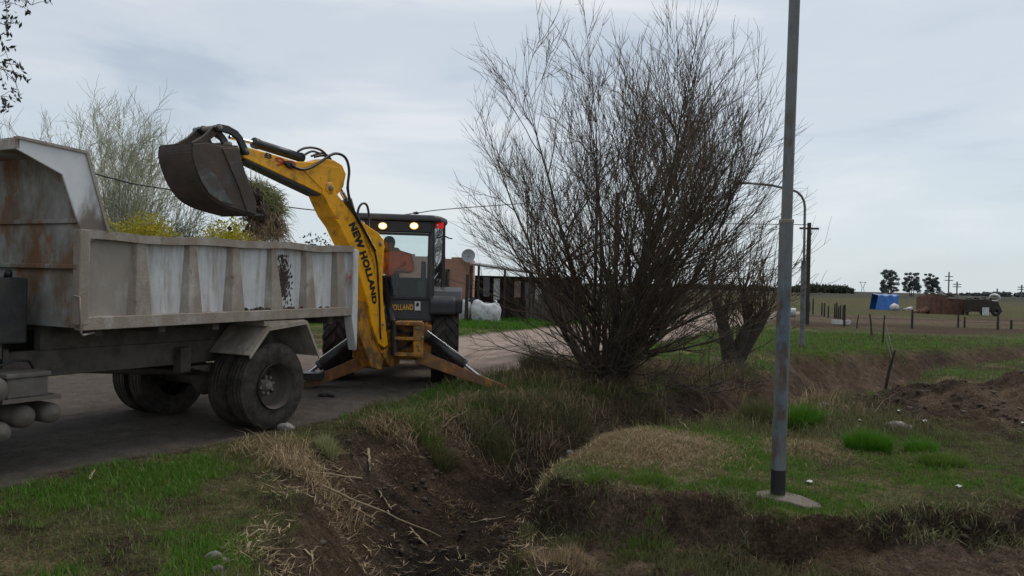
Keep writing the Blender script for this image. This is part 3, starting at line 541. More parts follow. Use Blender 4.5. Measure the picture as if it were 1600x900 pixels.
for (t0, t1), (b0, b1) in RIBS:
    xt0, xt1, xb0, xb1 = tp(t0, 400)[0], tp(t1, 400)[0], tp(b0, 490)[0], tp(b1, 490)[0]
    for side in (0, 1):
        zt = topz((xt0 + xt1) / 2) - .065; zb = ZB + .115
        s = 1 if side == 0 else -1; o0 = 0 if side == 0 else TW
        # tapered channel: narrow on its outer face, wider where it meets the panel
        yo_t, yo_b, yi = o0 + s * .018, o0 - s * .002, o0 + s * .08
        q = .028
        vs = [(xt0, yi, zt), (xt0 + q, yo_t, zt), (xt1 - q * .4, yo_t, zt), (xt1, yi, zt), (xb0, yi, zb), (xb0 + q * 2.2, yo_b, zb), (xb1 - q * .4, yo_b, zb), (xb1, yi, zb)]
        fs = [(0, 1, 5, 4), (1, 2, 6, 5), (2, 3, 7, 6), (0, 3, 2, 1), (4, 5, 6, 7)]
        if side: fs = [tuple(reversed(f)) for f in fs]
        MB().add(vs, fs).build('rib', 'truck_dusty', truck, bevel=.006)
# rear corner posts and tail panel
zr = topz(XR)
for side in (0, 1):
    y0, y1 = (-.012, .13) if side == 0 else (TW - .13, TW + .012)
    xq = XR + .10
    mb = MB(); mb.prism([(XR - .035, tp(545, 500)[1]), (XR + .075, tp(553, 548)[1]), (XR + .085, tp(553, 520)[1]), (XR + .07, zr - .03), (XR - .035, zr - .01)], y0, y1); cp = mb.build('corner_post', 'truck', truck, bevel=.008)
tt = MB(); tt.box(XR + .02, XR + .055, .13, TW - .13, ZB + .05, zr - .05); tail = tt.build('tailgate', 'truck', truck, bevel=.006)
for yy in (.5, 1.15, 1.8): MB().box(XR + .055, XR + .105, yy - .05, yy + .05, ZB + .08, zr - .10).build('tailgate_rib', 'truck_dusty', tail, frame=TF, bevel=.008)
# headboard: leaning plate + canopy with its bent side plates
gus_o = [tp(*p) for p in ((30, 215), (135, 238), (168, 360))]; gus_i = [tp(*p) for p in ((25, 232), (98, 273), (128, 365))]
poly = [gus_o[0], gus_o[1], gus_o[2], (gus_o[2][0], ZB + .9), (gus_i[2][0] + .01, gus_i[2][1] - .10), gus_i[2], gus_i[1], gus_i[0]]
for y0 in (.0, TW - .02): MB().prism(poly, y0, y0 + .02).build('canopy_side', 'canopy', truck, bevel=.004)
for side in (0, 1):                                                # folded edge along the outline of the side plate
    y0, y1 = (-.02, .045) if side == 0 else (TW - .045, TW + .02)
    mb = MB()
    pts = [(gus_o[0][0] - .02, gus_o[0][1] + .012), (gus_o[1][0] + .012, gus_o[1][1] + .012), (gus_o[2][0] + .014, gus_o[2][1])]
    pin = [(gus_o[0][0] - .02, gus_o[0][1] - .012), (gus_o[1][0] - .012, gus_o[1][1] - .014), (gus_o[2][0] - .016, gus_o[2][1])]
    mb.prism(pts + pin[::-1], y0, y1); mb.build('canopy_edge', 'truck_dusty', truck)
hb = MB()
hx0, hx1 = gus_o[1][0] - .03, gus_o[2][0] - .05
hb.hexa([(XF + .0, .02, ZB + .02), (hx0 - .02, .02, gus_o[1][1] - .015), (XF + .0, TW - .02, ZB + .02), (hx0 - .02, TW - .02, gus_o[1][1] - .015), (XF + .05, .02, ZB + .02), (hx0 + .02, .02, gus_o[1][1] - .012), (XF + .05, TW - .02, ZB + .02), (hx0 + .02, TW - .02, gus_o[1][1] - .012)])
head = hb.build('headboard', 'truck_head', truck)
for zz in (tp(100, 334)[1] - .05, tp(110, 413)[1] - .02):
    xx = XF + (hx0 - XF) * (zz - ZB) / (gus_o[1][1] - ZB)
    MB().box(xx - .045, xx + .01, .03, TW - .03, zz - .022, zz + .022).build('headboard_rib', 'truck_head', head, frame=TF, bevel=.008)
cx0, cz0 = gus_o[0]; mb = MB()
mb.hexa([(cx0 - .02, 0.005, cz0 - .03), (cx0 - .02, 0.005, cz0 + .005), (cx0 - .02, TW - .005, cz0 - .03), (cx0 - .02, TW - .005, cz0 + .005), (hx0 + .01, 0.005, gus_o[1][1] - .03), (hx0 + .01, .005, gus_o[1][1] + .002), (hx0 + .01, TW - .005, gus_o[1][1] - .03), (hx0 + .01, TW - .005, gus_o[1][1] + .002)])
mb.box(cx0 - .035, cx0 + .01, .0, TW, cz0 - .10, cz0 - .012); mb.build('canopy_roof', 'truck_head', truck, bevel=.006)
MB().box(XF - .045, XF + .06, -.01, .09, ZB + .05, topz(XF) + .015).build('corner_post', 'truck_dusty', truck, bevel=.01)
# chassis rails, cross members, sub frame, axle
for yy in (.72, 1.50):
    MB().box(-4.9, 1.15, yy, yy + .08, .78, 1.04).build('chassis_rail', 'chassis', truck, bevel=.006)
    MB().box(XF + .05, 1.25, yy - .01, yy + .09, 1.045, ZB + .03).build('sub_frame_rail', 'chassis', truck)
for xx in (-2.2, -1.5, -.8, .55, 1.1): MB().box(xx - .04, xx + .04, .12, TW - .12, ZB - .06, ZB + .03).build('cross_member', 'chassis', truck)
MB().tube([(0, .45, .51), (0, TW - .45, .51)], .09, 10).lathe([(0, -.17), (.12, -.15), (.2, -.06), (.2, .06), (.12, .15), (0, .17)], 16, Matrix.Translation((0, TW / 2, .51)) @ Matrix.Rotation(rad(90), 4, 'Z')).build('rear_axle', 'chassis', truck)
MB().tube([(-3.2, TW / 2, .92), (-.1, TW / 2, .60)], .04, 8).build('drive_shaft', 'chassis', truck)
for yy in (.62, TW - .70):
    mb = MB()
    for k in range(5): mb.box(-.75 + .1 * k, .75 - .1 * k, yy, yy + .08, .735 - .022 * k, .755 - .022 * k)
    mb.box(-.86, -.72, yy - .02, yy + .10, .70, .98); mb.build('leaf_spring', 'chassis', truck)
def tyre(R, w, rim, frame, parent, c, material='rubber', n=48, name='tyre'):
    prof = [(rim, -w * .40), (rim + .02, -w * .46), (R * .80, -w * .50), (R * .92, -w * .47), (R * .975, -w * .40)]
    for g in (-.32, -.11, .11, .32):
        prof += [(R, (g - .085) * w), (R, (g - .022) * w), (R - .014, (g - .016) * w), (R - .014, (g + .016) * w), (R, (g + .022) * w), (R, (g + .085) * w)]
    prof += [(R * .975, w * .40), (R * .92, w * .47), (R * .80, w * .50), (rim + .02, w * .46), (rim, w * .40)]
    mb = MB(); mb.lathe(prof, n, Matrix.Translation(c)); return mb.build(name, material, parent, frame=frame)
def truck_wheel(y_out, sgn, c_x=0.0, R=.51, dual=True):
    """y_out: outer face; sgn +1 = wheel lies towards +y of it"""
    w = .27; c = Vector((c_x, y_out + sgn * w / 2, R))
    t0 = tyre(R, w, .265, TF, truck, c, name='wheel')
    if dual: tyre(R, w, .265, TF, t0, Vector((c_x, y_out + sgn * (w * 1.5 + .045), R)))
    s = -sgn    # outward direction
    mT = Matrix.Translation((c_x, y_out, R))
    dish = [(.272, -.02), (.268, .01), (.255, .03), (.245, .05), (.236, .15), (.205, .19), (.12, .20), (.0, .20)] if dual else [(.272, -.02), (.255, .02), (.23, .05), (.2, .03), (.1, .0), (0, -.01)]
    mb = MB(); mb.lathe([(r, sgn * y) for r, y in dish], 32, mT); mb.build('rim', 'rim', t0, frame=TF)
    yh = .20 if dual else -.01
    mb = MB(); mb.lathe([(.082, sgn * yh), (.080, sgn * (yh - .05)), (.062, sgn * (yh - .06)), (.055, sgn * (yh - .10)), (.045, sgn * (yh - .115)), (0, sgn * (yh - .115))], 20, mT)
    for k in range(8):
        a = k * math.pi / 4 + .2; p = Vector((math.cos(a) * .102, 0, math.sin(a) * .102)); mb.tube([mT @ (p + Vector((0, sgn * yh, 0))), mT @ (p + Vector((0, sgn * (yh - .075), 0)))], .020, 6)
    mb.build('hub', 'hub', t0, frame=TF)
    for k in range(4 if dual else 0):
        a = k * math.pi / 2 + 1.0; p = Vector((math.cos(a) * .165, sgn * .192, math.sin(a) * .165)); MB().lump(mT @ p, .030, 1, 0, k, (1, .35, 1)).build('rim_hole_shade', 'dark', t0, frame=TF)  # dark lumps on the dish painted in for the shade inside openings
    return t0
truck_wheel(0.0, 1); truck_wheel(TW, -1)
truck_wheel(.03, 1, -4.15, dual=False); truck_wheel(TW - .03, -1, -4.15, dual=False)
# angular mudguards over the rear wheels
for side in (0, 1):
    mb = MB(); P = [tp(388, 556), tp(418, 512), tp(476, 502), tp(496, 556)]
    ya, yb = (-.03, .62) if side == 0 else (TW - .62, TW + .03)
    for (a, za), (b, zb) in zip(P[:-1], P[1:]):
        dx, dz = b - a, zb - za; l = math.hypot(dx, dz); ox, oz = -dz / l * .014, dx / l * .014
        mb.hexa([(a, ya, za), (a + ox, ya, za + oz), (a, yb, za), (a + ox, yb, za + oz), (b, ya, zb), (b + ox, ya, zb + oz), (b, yb, zb), (b + ox, yb, zb + oz)])
        yl = ya if side == 0 else yb
        mb.hexa([(a, yl - .006, za - .035), (a + ox, yl - .006, za + oz), (a, yl + .012, za - .035), (a + ox, yl + .012, za + oz), (b, yl - .006, zb - .035), (b + ox, yl - .006, zb + oz), (b, yl + .012, zb - .035), (b + ox, yl + .012, zb + oz)])
    mb.build('mudguard', 'truck_dusty', truck)
    x0, x1 = tp(413, 508)[0], tp(476, 500)[0]; MB().box(x0, x1, ya + .03, ya + .5, P[1][1] + .02, ZB + .02).build('mudguard_bracket', 'truck_dusty', truck)
# bent rod at the front corner, tanks, battery box, black oil tank behind the cab
p0, p1, p2 = tp(122, 462, .0), tp(124, 522, .0), tp(152, 522, .0)
MB().tube([(p0[0] - .03, .02, p0[1]), (p0[0], -.02, p0[1] - .01), (p1[0], -.02, p1[1] + .02), (p1[0] + .02, -.015, p1[1] - .012), (p2[0], .05, p2[1] + .01)], .011, 8).build('latch_rod', 'hub', truck)
def air_tank(u, v, lat, R, ln):
    x, z = tp(u, v, lat); mb = MB(); mb.lathe([(0, -.02), (R * .6, -.005), (R * .92, .03), (R, .07), (R, ln - .07), (R * .92, ln - .03), (0, ln)], 24, Matrix.Translation((x, lat, z))); mb.build('air_tank', 'tank_grey', truck)
air_tank(42, 652, .22, .105, .65); air_tank(84, 646, .22, .095, .65); air_tank(-4, 612, .16, .125, .75); air_tank(4, 678, .2, .10, .6)
x, z = tp(50, 603, .18); mb = MB(); mb.box(x - .20, x + .16, .20, .62, z - .10, z + .075); bb = mb.build('battery_box', 'tank_grey', truck, bevel=.012)
MB().box(x - .22, x + .18, .18, .64, z + .076, z + .12).build('battery_lid', 'tank_grey', bb, frame=TF, bevel=.012)
MB().box(x - .26, x + .26, .16, .66, z - .135, z - .102).build('battery_tray', 'tank_grey', bb, frame=TF)
MB().box(x - .02, x + .03, .60, .74, z - .12, z + .3).build('tank_bracket', 'chassis', truck)
MB().tube([(x - .2, .40, z + .16), (x - .05, .38, z + .22), (x + .1, .40, z + .2), (x + .2, .5, z + .12)], .012, 6).build('battery_cable', 'hose', bb, frame=TF)
ox, oz = tp(45, 434, .50); ob, ozb = tp(45, 536, .50)
mb = MB(); mb.box(ox - .42, ox, .50, 1.5, ozb, oz); ot = mb.build('oil_tank', 'black_tank', truck, bevel=.02)
MB().lathe([(0, 0), (.035, 0), (.035, .05), (.02, .07), (0, .07)], 12, Matrix.Translation((ox - .12, .62, oz)) @ Matrix.Rotation(rad(90), 4, 'X')).build('filler_cap', 'black', ot, frame=TF)
MB().box(ox - .3, ox - .2, .55, 1.45, 1.0, ozb + .01).build('tank_stand', 'chassis', ot, frame=TF)
# driver's cab, beyond the left edge of the picture
cb = MB(); cb.prism([(-3.55, .95), (-3.55, 2.72), (-3.75, 2.82), (-4.85, 2.78), (-5.05, 2.1), (-5.15, 1.7), (-5.2, .75), (-4.72, .75), (-4.6, 1.15), (-3.72, 1.15), (-3.6, .95)], .06, TW - .06); cabo = cb.build('driver_cab', 'truck', truck, bevel=.04, seg=3)
for y0 in (.045, TW - .06): MB().prism([(-3.85, 1.85), (-3.85, 2.55), (-4.75, 2.55), (-4.92, 1.85)], y0, y0 + .02).build('side_window', 'tint_glass', cabo, frame=TF)
MB().hexa([(-5.07, .22, 1.95), (-4.93, .22, 2.55), (-5.07, TW - .22, 1.95), (-4.93, TW - .22, 2.55), (-5.05, .22, 1.95), (-4.91, .22, 2.55), (-5.05, TW - .22, 1.95), (-4.91, TW - .22, 2.55)]).build('windscreen', 'tint_glass', cabo, frame=TF)
MB().box(-5.32, -5.16, .05, TW - .05, .62, .88).build('bumper', 'chassis', truck, bevel=.02)
# mud thrown on the side panel and lying on the sill
mb = MB(); g = random.Random(3)
for k in range(420):
    c = g.gauss(0, 1); u, v = 449 + c * 5.5 + g.gauss(0, 1.5), 432 + g.gauss(0, 17) + abs(c) * 3; x, z = tp(u, min(max(v, 400), 482)); mb.lump((x, .073, z), g.uniform(.003, .013), 1, .3, k, (1, .5, 1.8))
for k in range(120):
    u = g.uniform(388, 470) if g.random() < .8 else g.uniform(325, 540); x, z = tp(u, 480); mb.lump((x, .06 - g.uniform(0, .035), ZB + .122 + g.random() ** 2 * .05), g.uniform(.012, .032), 1, .3, k, (1.3, .8, .8))
tag(mb.build('mud_splatter', 'clod', truck), kind='stuff')
# ------------------------------------------------------------------ lettering
def glyphs(txt, size, bold=0.0):
    cu = bpy.data.curves.new('lettering', 'FONT'); cu.body = txt; cu.size = size; cu.offset = bold; cu.resolution_u = 3; cu.space_character = 1.08
    o = bpy.data.objects.new('lettering', cu); COL.objects.link(o); bpy.context.view_layer.update()
    me = bpy.data.meshes.new_from_object(o.evaluated_get(bpy.context.evaluated_depsgraph_get()))
    vs = [tuple(v.co) for v in me.vertices]; fs = [tuple(p.vertices) for p in me.polygons]
    bpy.data.objects.remove(o); bpy.data.curves.remove(cu); bpy.data.meshes.remove(me)
    x0, x1 = min(v[0] for v in vs), max(v[0] for v in vs); y0, y1 = min(v[1] for v in vs), max(v[1] for v in vs)
    return [((v[0] - x0) / (x1 - x0), (v[1] - y0) / (y1 - y0)) for v in vs], fs
def lettering(name, txt, fn, material, parent, frame, bold=0.0):
    """fn(s, t) -> place of the unit square the text fills"""
    vs, fs = glyphs(txt, 1.0, bold); mb = MB(); mb.add([fn(s, t) for s, t in vs], fs); return mb.build(name, material, parent, frame=frame)
def quad_fn(p00, p10, p01, p11):
    a, b, c, d = (Vector(p) for p in (p00, p10, p01, p11)); return lambda s, t: (a * (1 - s) + b * s) * (1 - t) + (c * (1 - s) + d * s) * t
def tq(u, v, y): x, z = tp(u, v, y); return (x, y, z)
lettering('lettering', 'M', quad_fn(tq(544, 440, -.016), tq(551, 441, -.016), tq(544, 421, -.016), tq(551, 423, -.016)), 'faded_red', truck, TF, .02)

# ------------------------------------------------------------------ backhoe loader
MF = Frame(-1.99, 13.75, rad(-6), 0.08)
hoe = empty('backhoe_loader', MF, 'yellow backhoe loader with dark cab and raised digging arm on the road', 'backhoe')
# rear tyres with raised lugs
def lug_wheel(c, R, w, rimr, outward, name='wheel', n=22):
    mb = MB(); Rb = R - .035
    mb.lathe([(rimr, -w * .42), (rimr + .03, -w * .48), (Rb * .82, -w * .5), (Rb * .95, -w * .46), (Rb, -w * .36), (Rb + .006, 0), (Rb, w * .36), (Rb * .95, w * .46), (Rb * .82, w * .5), (rimr + .03, w * .48), (rimr, w * .42)], 44, Matrix.Translation(c))
    for k in range(n):
        for s in (-1, 1):
            a0 = 2 * math.pi * (k + (.5 if s > 0 else 0)) / n; da = .34 * 22 / n
            for (ya, yb, aa, ab) in ((.02, .27, a0, a0 + da * .55), (.27, .485, a0 + da * .55, a0 + da)):
                hw = .075
                def pt(y, a, r): return Vector(c) + Vector((r * math.cos(a), s * y * w, r * math.sin(a)))
                ri = Rb - .02; ro = R if ya < .2 else R - .008
                vs = [pt(y, a + q, r) for (y, a) in ((ya, aa), (yb, ab)) for q in (-hw, hw) for r in (ri, ro if y < .4 else R - .03)]
                mb.hexa(vs)
    o = mb.build(name, 'dark_rubber', hoe)
    mr_ = MB(); mr_.lathe([(rimr + .01, outward * w * .40), (rimr - .03, outward * w * .30), (rimr - .05, outward * .02), (.12, outward * .01), (.1, outward * .06), (0, outward * .06)], 28, Matrix.Translation(c)); mr_.build('rim', 'yellow_worn', o, frame=MF)
    return o
lug_wheel((0, -.85, .70), .715, .45, .36, -1); lug_wheel((0, .92, .70), .715, .45, .36, 1)
lug_wheel((2.1, -.80, .48), .49, .32, .25, -1, n=18); lug_wheel((2.1, .80, .48), .49, .32, .25, 1, n=18)
MB().tube([(0, -.75, .70), (0, .8, .70)], .14, 12).box(-.25, .25, -.3, .3, .48, .95).build('rear_axle', 'black', hoe)
MB().tube([(2.1, -.7, .48), (2.1, .7, .48)], .09, 10).build('front_axle', 'black', hoe)
MB().box(-.9, 2.5, -.38, .38, .55, .95).build('main_frame', 'yellow_worn', hoe, bevel=.02)
MB().prism([(.95, .95), (.95, 1.60), (1.6, 1.57), (2.7, 1.42), (2.75, .95)], -.40, .40).build('bonnet', 'yellow', hoe, bevel=.05, seg=3)
mb = MB()
for s in (-1, 1): mb.prism([(.9, 1.35), (1.0, 1.6), (2.6, .75), (3.2, .35), (3.05, .25), (2.5, .55)], s * .62 - .06, s * .62 + .06)
la = mb.build('loader_arms', 'yellow', hoe, bevel=.01)
MB().prism([(3.1, .10), (3.2, .85), (3.35, .9), (3.3, .4), (3.45, .12), (3.95, .06), (3.95, .03), (3.2, .03)], -1.1, 1.1).build('loader_bucket', 'yellow_worn', la, frame=MF)
# cab: lower body, pillars, glass, roof, fenders
def mpy(u, v, lx): return MF.py(u, v, lx)
zr0 = mpy(640, 352, -.62)[1]; zroof = 2.68
CY = .0
hw_r, hw_s = .60, .79                                   # half widths at the rear and at the sides
rx, qx, fx_ = -.58, -.12, .85
plan = [(rx, hw_r), (qx, hw_s), (fx_, hw_s - .03), (fx_, -hw_s + .03), (qx, -hw_s), (rx, -hw_r)]
def planprism(pl, z0, z1, name, material, bevel=0.0, parent=None, top_scale=1.0):
    n = len(pl); vs = [(x, y, z0) for x, y in pl] + [(x * top_scale, y * top_scale, z1) for x, y in pl]
    fs = [tuple(range(n)), tuple(range(2 * n - 1, n - 1, -1))] + [(i, i + n, (i + 1) % n + n, (i + 1) % n) for i in range(n)]
    return MB().add(vs, fs).build(name, material, parent or hoe, frame=MF, bevel=bevel)
zsill = mpy(640, 466, rx)[1]; zlow = mpy(640, 500, rx)[1]
body = planprism(plan, zlow, zsill, 'cab_body', 'cabgrey', .03)
planprism([(x - .05 if x < 0 else x, y) for x, y in plan[:]], zlow - .03, zlow + .06, 'cab_step', 'black', .02, body)
MB().box(rx + .02, fx_, -.5, .5, zlow - .25, zlow - .03).build('cab_floor', 'black', body, frame=MF)
zgt = mpy(640, 366, rx)[1]
def post(a, b, r=.045):
    MB().tube([(a[0], a[1], zsill - .02), (b[0], b[1], zroof + .04)], r, 8).build('pillar', 'cabgrey', hoe)
for x, y in plan: post((x, y), (x, y * .97), .048)
def pane(p, q, z0, z1, name, material='glass', inset=.05):
    a, b = Vector((p[0], p[1], 0)), Vector((q[0], q[1], 0)); d = (b - a).normalized(); nrm = Vector((d.y, -d.x, 0)) * .006
    a = a + d * inset; b = b - d * inset
    vs = [P + nn_ + Vector((0, 0, z)) for P in (a, b) for nn_ in (-nrm, nrm) for z in (z0, z1)]
    return MB().hexa(vs).build(name, material, hoe, frame=MF)
rg = pane((rx - .01, -hw_r), (rx - .01, hw_r), zsill + .01, zgt, 'rear_window')
mb = MB()
for y0, y1, z0, z1 in ((-hw_r + .05, hw_r - .05, zsill - .015, zsill + .025), (-hw_r + .05, hw_r - .05, zgt - .02, zgt + .02), (-hw_r + .035, -hw_r + .075, zsill, zgt), (hw_r - .075, hw_r - .035, zsill, zgt)): mb.box(rx - .03, rx + .012, y0, y1, z0, z1)
mb.build('window_frame', 'black', rg, frame=MF)
for s in (-1, 1):
    pane((rx, s * hw_r), (qx, s * hw_s), zsill + .02, zroof, 'quarter_window', 'tint_glass')
    pane((qx, s * hw_s), (fx_, s * (hw_s - .03)), zsill + .02, zroof, 'side_window')
pane((fx_, -hw_s + .03), (fx_, hw_s - .03), zsill + .02, zroof, 'windscreen')
# roof with a slightly curved top and deep rear visor
rp_ = [(-.74, .62), (-.62, .74), (-.10, .86), (.9, .82), (1.02, .6), (1.02, -.6), (.9, -.82), (-.10, -.86), (-.62, -.74), (-.74, -.62)]
roof = planprism(rp_, zroof + .02, zroof + .125, 'roof', 'cabgrey', .035, None, .97)
MB().box(rx - .09, rx + .05, -hw_r + .02, hw_r - .02, zgt + .025, zroof + .02).build('roof_visor', 'black', roof, frame=MF, bevel=.015)
for u in (598, 647):
    y, z = mpy(u, 353, rx - .13)
    mb = MB(); mb.lathe([(0, .08), (.045, .075), (.07, .03), (.078, -.01), (.070, -.012)], 16, Matrix.Translation((rx - .12, y, z)) @ Matrix.Rotation(rad(-90), 4, 'Z') @ Matrix.Scale(.8, 4, (0, 0, 1))); wl = mb.build('work_lamp', 'black', hoe)
    mb = MB(); mb.lathe([(.074, .002), (.052, -.010), (.050, -.010)], 16, Matrix.Translation((rx - .132, y, z)) @ Matrix.Rotation(rad(-90), 4, 'Z') @ Matrix.Scale(.8, 4, (0, 0, 1))); mb.build('reflector', 'amber', wl, frame=MF)
    mb = MB(); mb.lathe([(.052, -.009), (.03, -.016), (0, -.018)], 16, Matrix.Translation((rx - .135, y, z)) @ Matrix.Rotation(rad(-90), 4, 'Z') @ Matrix.Scale(.8, 4, (0, 0, 1))); mb.build('lens', 'lamp', wl, frame=MF)
    MB().box(rx - .11, rx - .06, y - .02, y + .02, z + .04, zroof + .04).build('lamp_bracket', 'black', wl, frame=MF)
    ld_ = bpy.data.lights.new('work_light', 'SPOT'); ld_.energy = 18; ld_.color = (1, .82, .58); ld_.spot_size = rad(110); ld_.spot_blend = .8; ld_.shadow_soft_size = .05
    lo_ = bpy.data.objects.new('work_light', ld_); COL.objects.link(lo_); lo_.matrix_world = MF.m @ Matrix.Translation((rx - .17, y, z)) @ Vector((-1, 0, -.45)).to_track_quat('-Z', 'Y').to_matrix().to_4x4()
    lo_.parent = wl; lo_.matrix_parent_inverse = ROOTM[hoe.name].inverted(); ROOTM[lo_.name] = ROOTM[hoe.name]
for s, u in ((-1, 689), (1, 0)):
    y, z = mpy(689, 353, -.40); y = y if s < 0 else -y
    MB().box(-.50, -.40, y - .045, y + .045, z - .05, z + .05).build('tail_lamp', 'redlamp', hoe, bevel=.012)
    y2, z2 = mpy(697, 372, -.15); y2 = y2 if s < 0 else -y2
    MB().tube([(qx, s * hw_s * .99, z2 + .05), (qx - .06, y2 + s * .04, z2), (qx - .1, y2 + s * .10, z2 - .01)], .012, 6).build('mirror_arm', 'black', hoe)
    fe = MB(); ysi, yso = s * .60, s * 1.12
    fe.prism([(-.62, 1.20), (-.66, 1.42), (-.52, 1.56), (-.2, 1.63), (.25, 1.60), (.55, 1.42), (.60, 1.25), (.45, 1.28), (.2, 1.46), (-.2, 1.46), (-.45, 1.32), (-.52, 1.19)], min(ysi, yso), max(ysi, yso)); fe.build('fender', 'cabgrey', hoe, bevel=.03)
MB().prism([(-.68, 1.17), (-.70, 1.40), (-.58, 1.50), (-.42, 1.50), (-.40, 1.17)], -1.02, -.58).build('rear_fender_cover', 'cabgrey', hoe, bevel=.05, seg=3)
MB().prism([(-.68, 1.17), (-.70, 1.40), (-.58, 1.50), (-.42, 1.50), (-.40, 1.17)], .58, 1.02).build('rear_fender_cover', 'cabgrey', hoe, bevel=.05, seg=3)
def mq(u, v, x): y, z = mpy(u, v, x); return (x, y, z)
lx = rx - .038
lettering('lettering', 'NEW HOLLAND', quad_fn(mq(588, 484.5, lx), mq(646, 484.5, lx), mq(588, 475.5, lx), mq(646, 475.5, lx)), 'text_yellow', body, MF, .02)
mb = MB(); mb.add([mq(648, 485, lx), mq(657, 485, lx), mq(657, 471, lx), mq(648, 471, lx)], [(0, 1, 2, 3)]); mb.build('sticker', 'sticker', body, frame=MF)
mb = MB(); q = lx - .003; mb.add([mq(650, 479, q), mq(654, 479, q), mq(655, 474, q), mq(652, 472.5, q), mq(650, 475, q)], [(0, 1, 2, 3, 4)]); mb.build('sticker_mark', 'text_black', body, frame=MF)
# cab inside: seat, levers, steering column
mb = MB(); mb.box(-.05, .45, -.05, .45, 1.52, 1.66); st = mb.build('operator_seat', 'seat', hoe, bevel=.05, seg=3)
MB().box(.38, .52, -.03, .43, 1.64, 2.30).build('seat_back', 'seat', st, frame=MF, bevel=.05, seg=3)
MB().box(.1, .4, .05, .35, 1.2, 1.53).build('seat_base', 'black', st, frame=MF)
for yy in (-.02, .30): MB().tube([(-.38, yy, zsill - .1), (-.36, yy, 1.86)], .012, 6).lump((-.36, yy, 1.88), .03, 1, 0).build('control_lever', 'black', hoe)
MB().box(-.46, -.26, -.52, -.36, zsill - .3, 1.72).box(-.40, -.30, -.50, -.42, 1.72, 2.05).build('control_console', 'black', hoe, bevel=.02)
MB().box(.70, .82, -.62, .62, zsill - .2, 1.78).build('dashboard', 'black', hoe, bevel=.03)
MB().lathe([(.17, -.014), (.186, 0), (.17, .014), (.156, 0)], 24, Matrix.Translation((.62, .05, 1.98)) @ Matrix.Rotation(rad(60), 4, 'X') @ Matrix.Rotation(rad(30), 4, 'Z'), closed=True).build('steering_wheel', 'black', hoe)

# swing frame at the back of the machine
sf = MB()
yr, zb_ = mpy(663, 560, -1.05); yl, zt_ = mpy(612, 503, -1.05)
sf.box(-1.02, -.92, -.62, .62, .46, 1.02)
back = sf.build('rear_frame', 'yellow_worn', hoe, bevel=.02)
# cast hinge block right of the boom, with two pockets (upright plates and three shelves)
def mx(u, v, x): y, z = mpy(u, v, x); return y, z
yA, zA = mx(620, 505, -1.25); yB, zB_ = mx(661, 558, -1.25)
hk = MB(); hk.box(-1.36, -1.0, yB, yB + .16, zB_, zA + .01)
for v0, v1 in ((502, 508), (526, 531), (550, 556)):
    z1_, z0_ = mx(640, v0, -1.25)[1], mx(640, v1, -1.25)[1]; hk.box(-1.38, -1.02, yB + .02, yA + .02, z0_, z1_)
hk.box(-1.05, -1.0, yB + .02, yA + .05, zB_ + .02, zA - .01)
hinge = hk.build('swing_bracket', 'yellow_worn', hoe, bevel=.012)
for u, v in ((660, 527), (652, 513), (653, 540), (655, 547)): y, z = mx(u, v, -1.37); MB().lathe([(.022, .0), (.022, .03), (.0, .032)], 8, Matrix.Translation((-1.35, y, z)) @ Matrix.Rotation(rad(90), 4, 'Z')).build('bolt', 'hub', hinge, frame=MF)
mb = MB(); mb.tube([(-1.30, *mx(616, 555, -1.3)), (-1.30, *mx(616, 500, -1.3))], .05, 12); mb.build('swing_pin', 'black', hinge, frame=MF)
mb = MB()
for k, (u0, v0, u1, v1) in enumerate(((622, 516, 645, 521), (624, 545, 642, 535), (620, 538, 606, 552))): mb.tube([(-1.16 - .03 * k, *mx(u0, v0, -1.2)), (-1.2, *mx((u0 + u1) / 2, (v0 + v1) / 2 + 2, -1.2)), (-1.14, *mx(u1, v1, -1.2))], .022, 8)
mb.build('hydraulic_hose', 'hose', hinge, frame=MF)
# stabiliser legs, angled out to the ground
SX = -1.12
def leg(pr, pk, pf, foot_dir, cyl_top, cyl_mid, cyl_end):
    """pixel places on the plane x = SX: root, knee, foot"""
    P = [Vector((SX, *mx(*p, SX))) for p in (pr, pk, pf)]; d = (P[2] - P[0]).normalized(); up = Vector((0, -d.z * (1 if d.y > 0 else -1), abs(d.y)))
    mb = MB(); h0, h1 = .105, .06
    vs = [P[k] + Vector((x, 0, 0)) + up * s * (h0 if k == 0 else h1) for k in (0, 2) for x in (-.07, .07) for s in (-1, 1)]
    mb.hexa(vs); lg = mb.build('stabiliser_leg', 'leg', hoe, bevel=.012)
    f = P[2]; pad = MB(); pad.box(f.x - .17, f.x + .17, f.y - .20, f.y + .20, f.z - .085, f.z - .05).box(f.x - .10, f.x - .075, f.y - .1, f.y + .1, f.z - .05, f.z + .05).box(f.x + .075, f.x + .10, f.y - .1, f.y + .1, f.z - .05, f.z + .05); pad.build('stabiliser_foot', 'leg', lg, frame=MF, bevel=.008)
    A, B, C = (Vector((SX, *mx(*p, SX))) for p in (cyl_top, cyl_mid, cyl_end))
    c = MB(); c.tube([A, A + (B - A) * .06, A + (B - A) * .061, B - (B - A) * .07, B - (B - A) * .069, B], [.085, .085, .075, .075, .085, .085], 14); cy = c.build('stabiliser_cylinder', 'black', lg, frame=MF)
    MB().tube([B, C], .028, 10).build('cylinder_rod', 'chrome', lg, frame=MF)
    o_ = Vector((-.05, 0, .10)); MB().tube([A + o_, A.lerp(B, .5) + o_, A.lerp(B, .96) + o_], .012, 6).build('steel_pipe', 'chrome', lg, frame=MF)
leg((652, 556), (700, 580), (783, 606), -1, (667, 526), (727, 570), (766, 600))
leg((575, 562), (520, 585), (452, 612), 1, (566, 522), (497, 572), (465, 596))
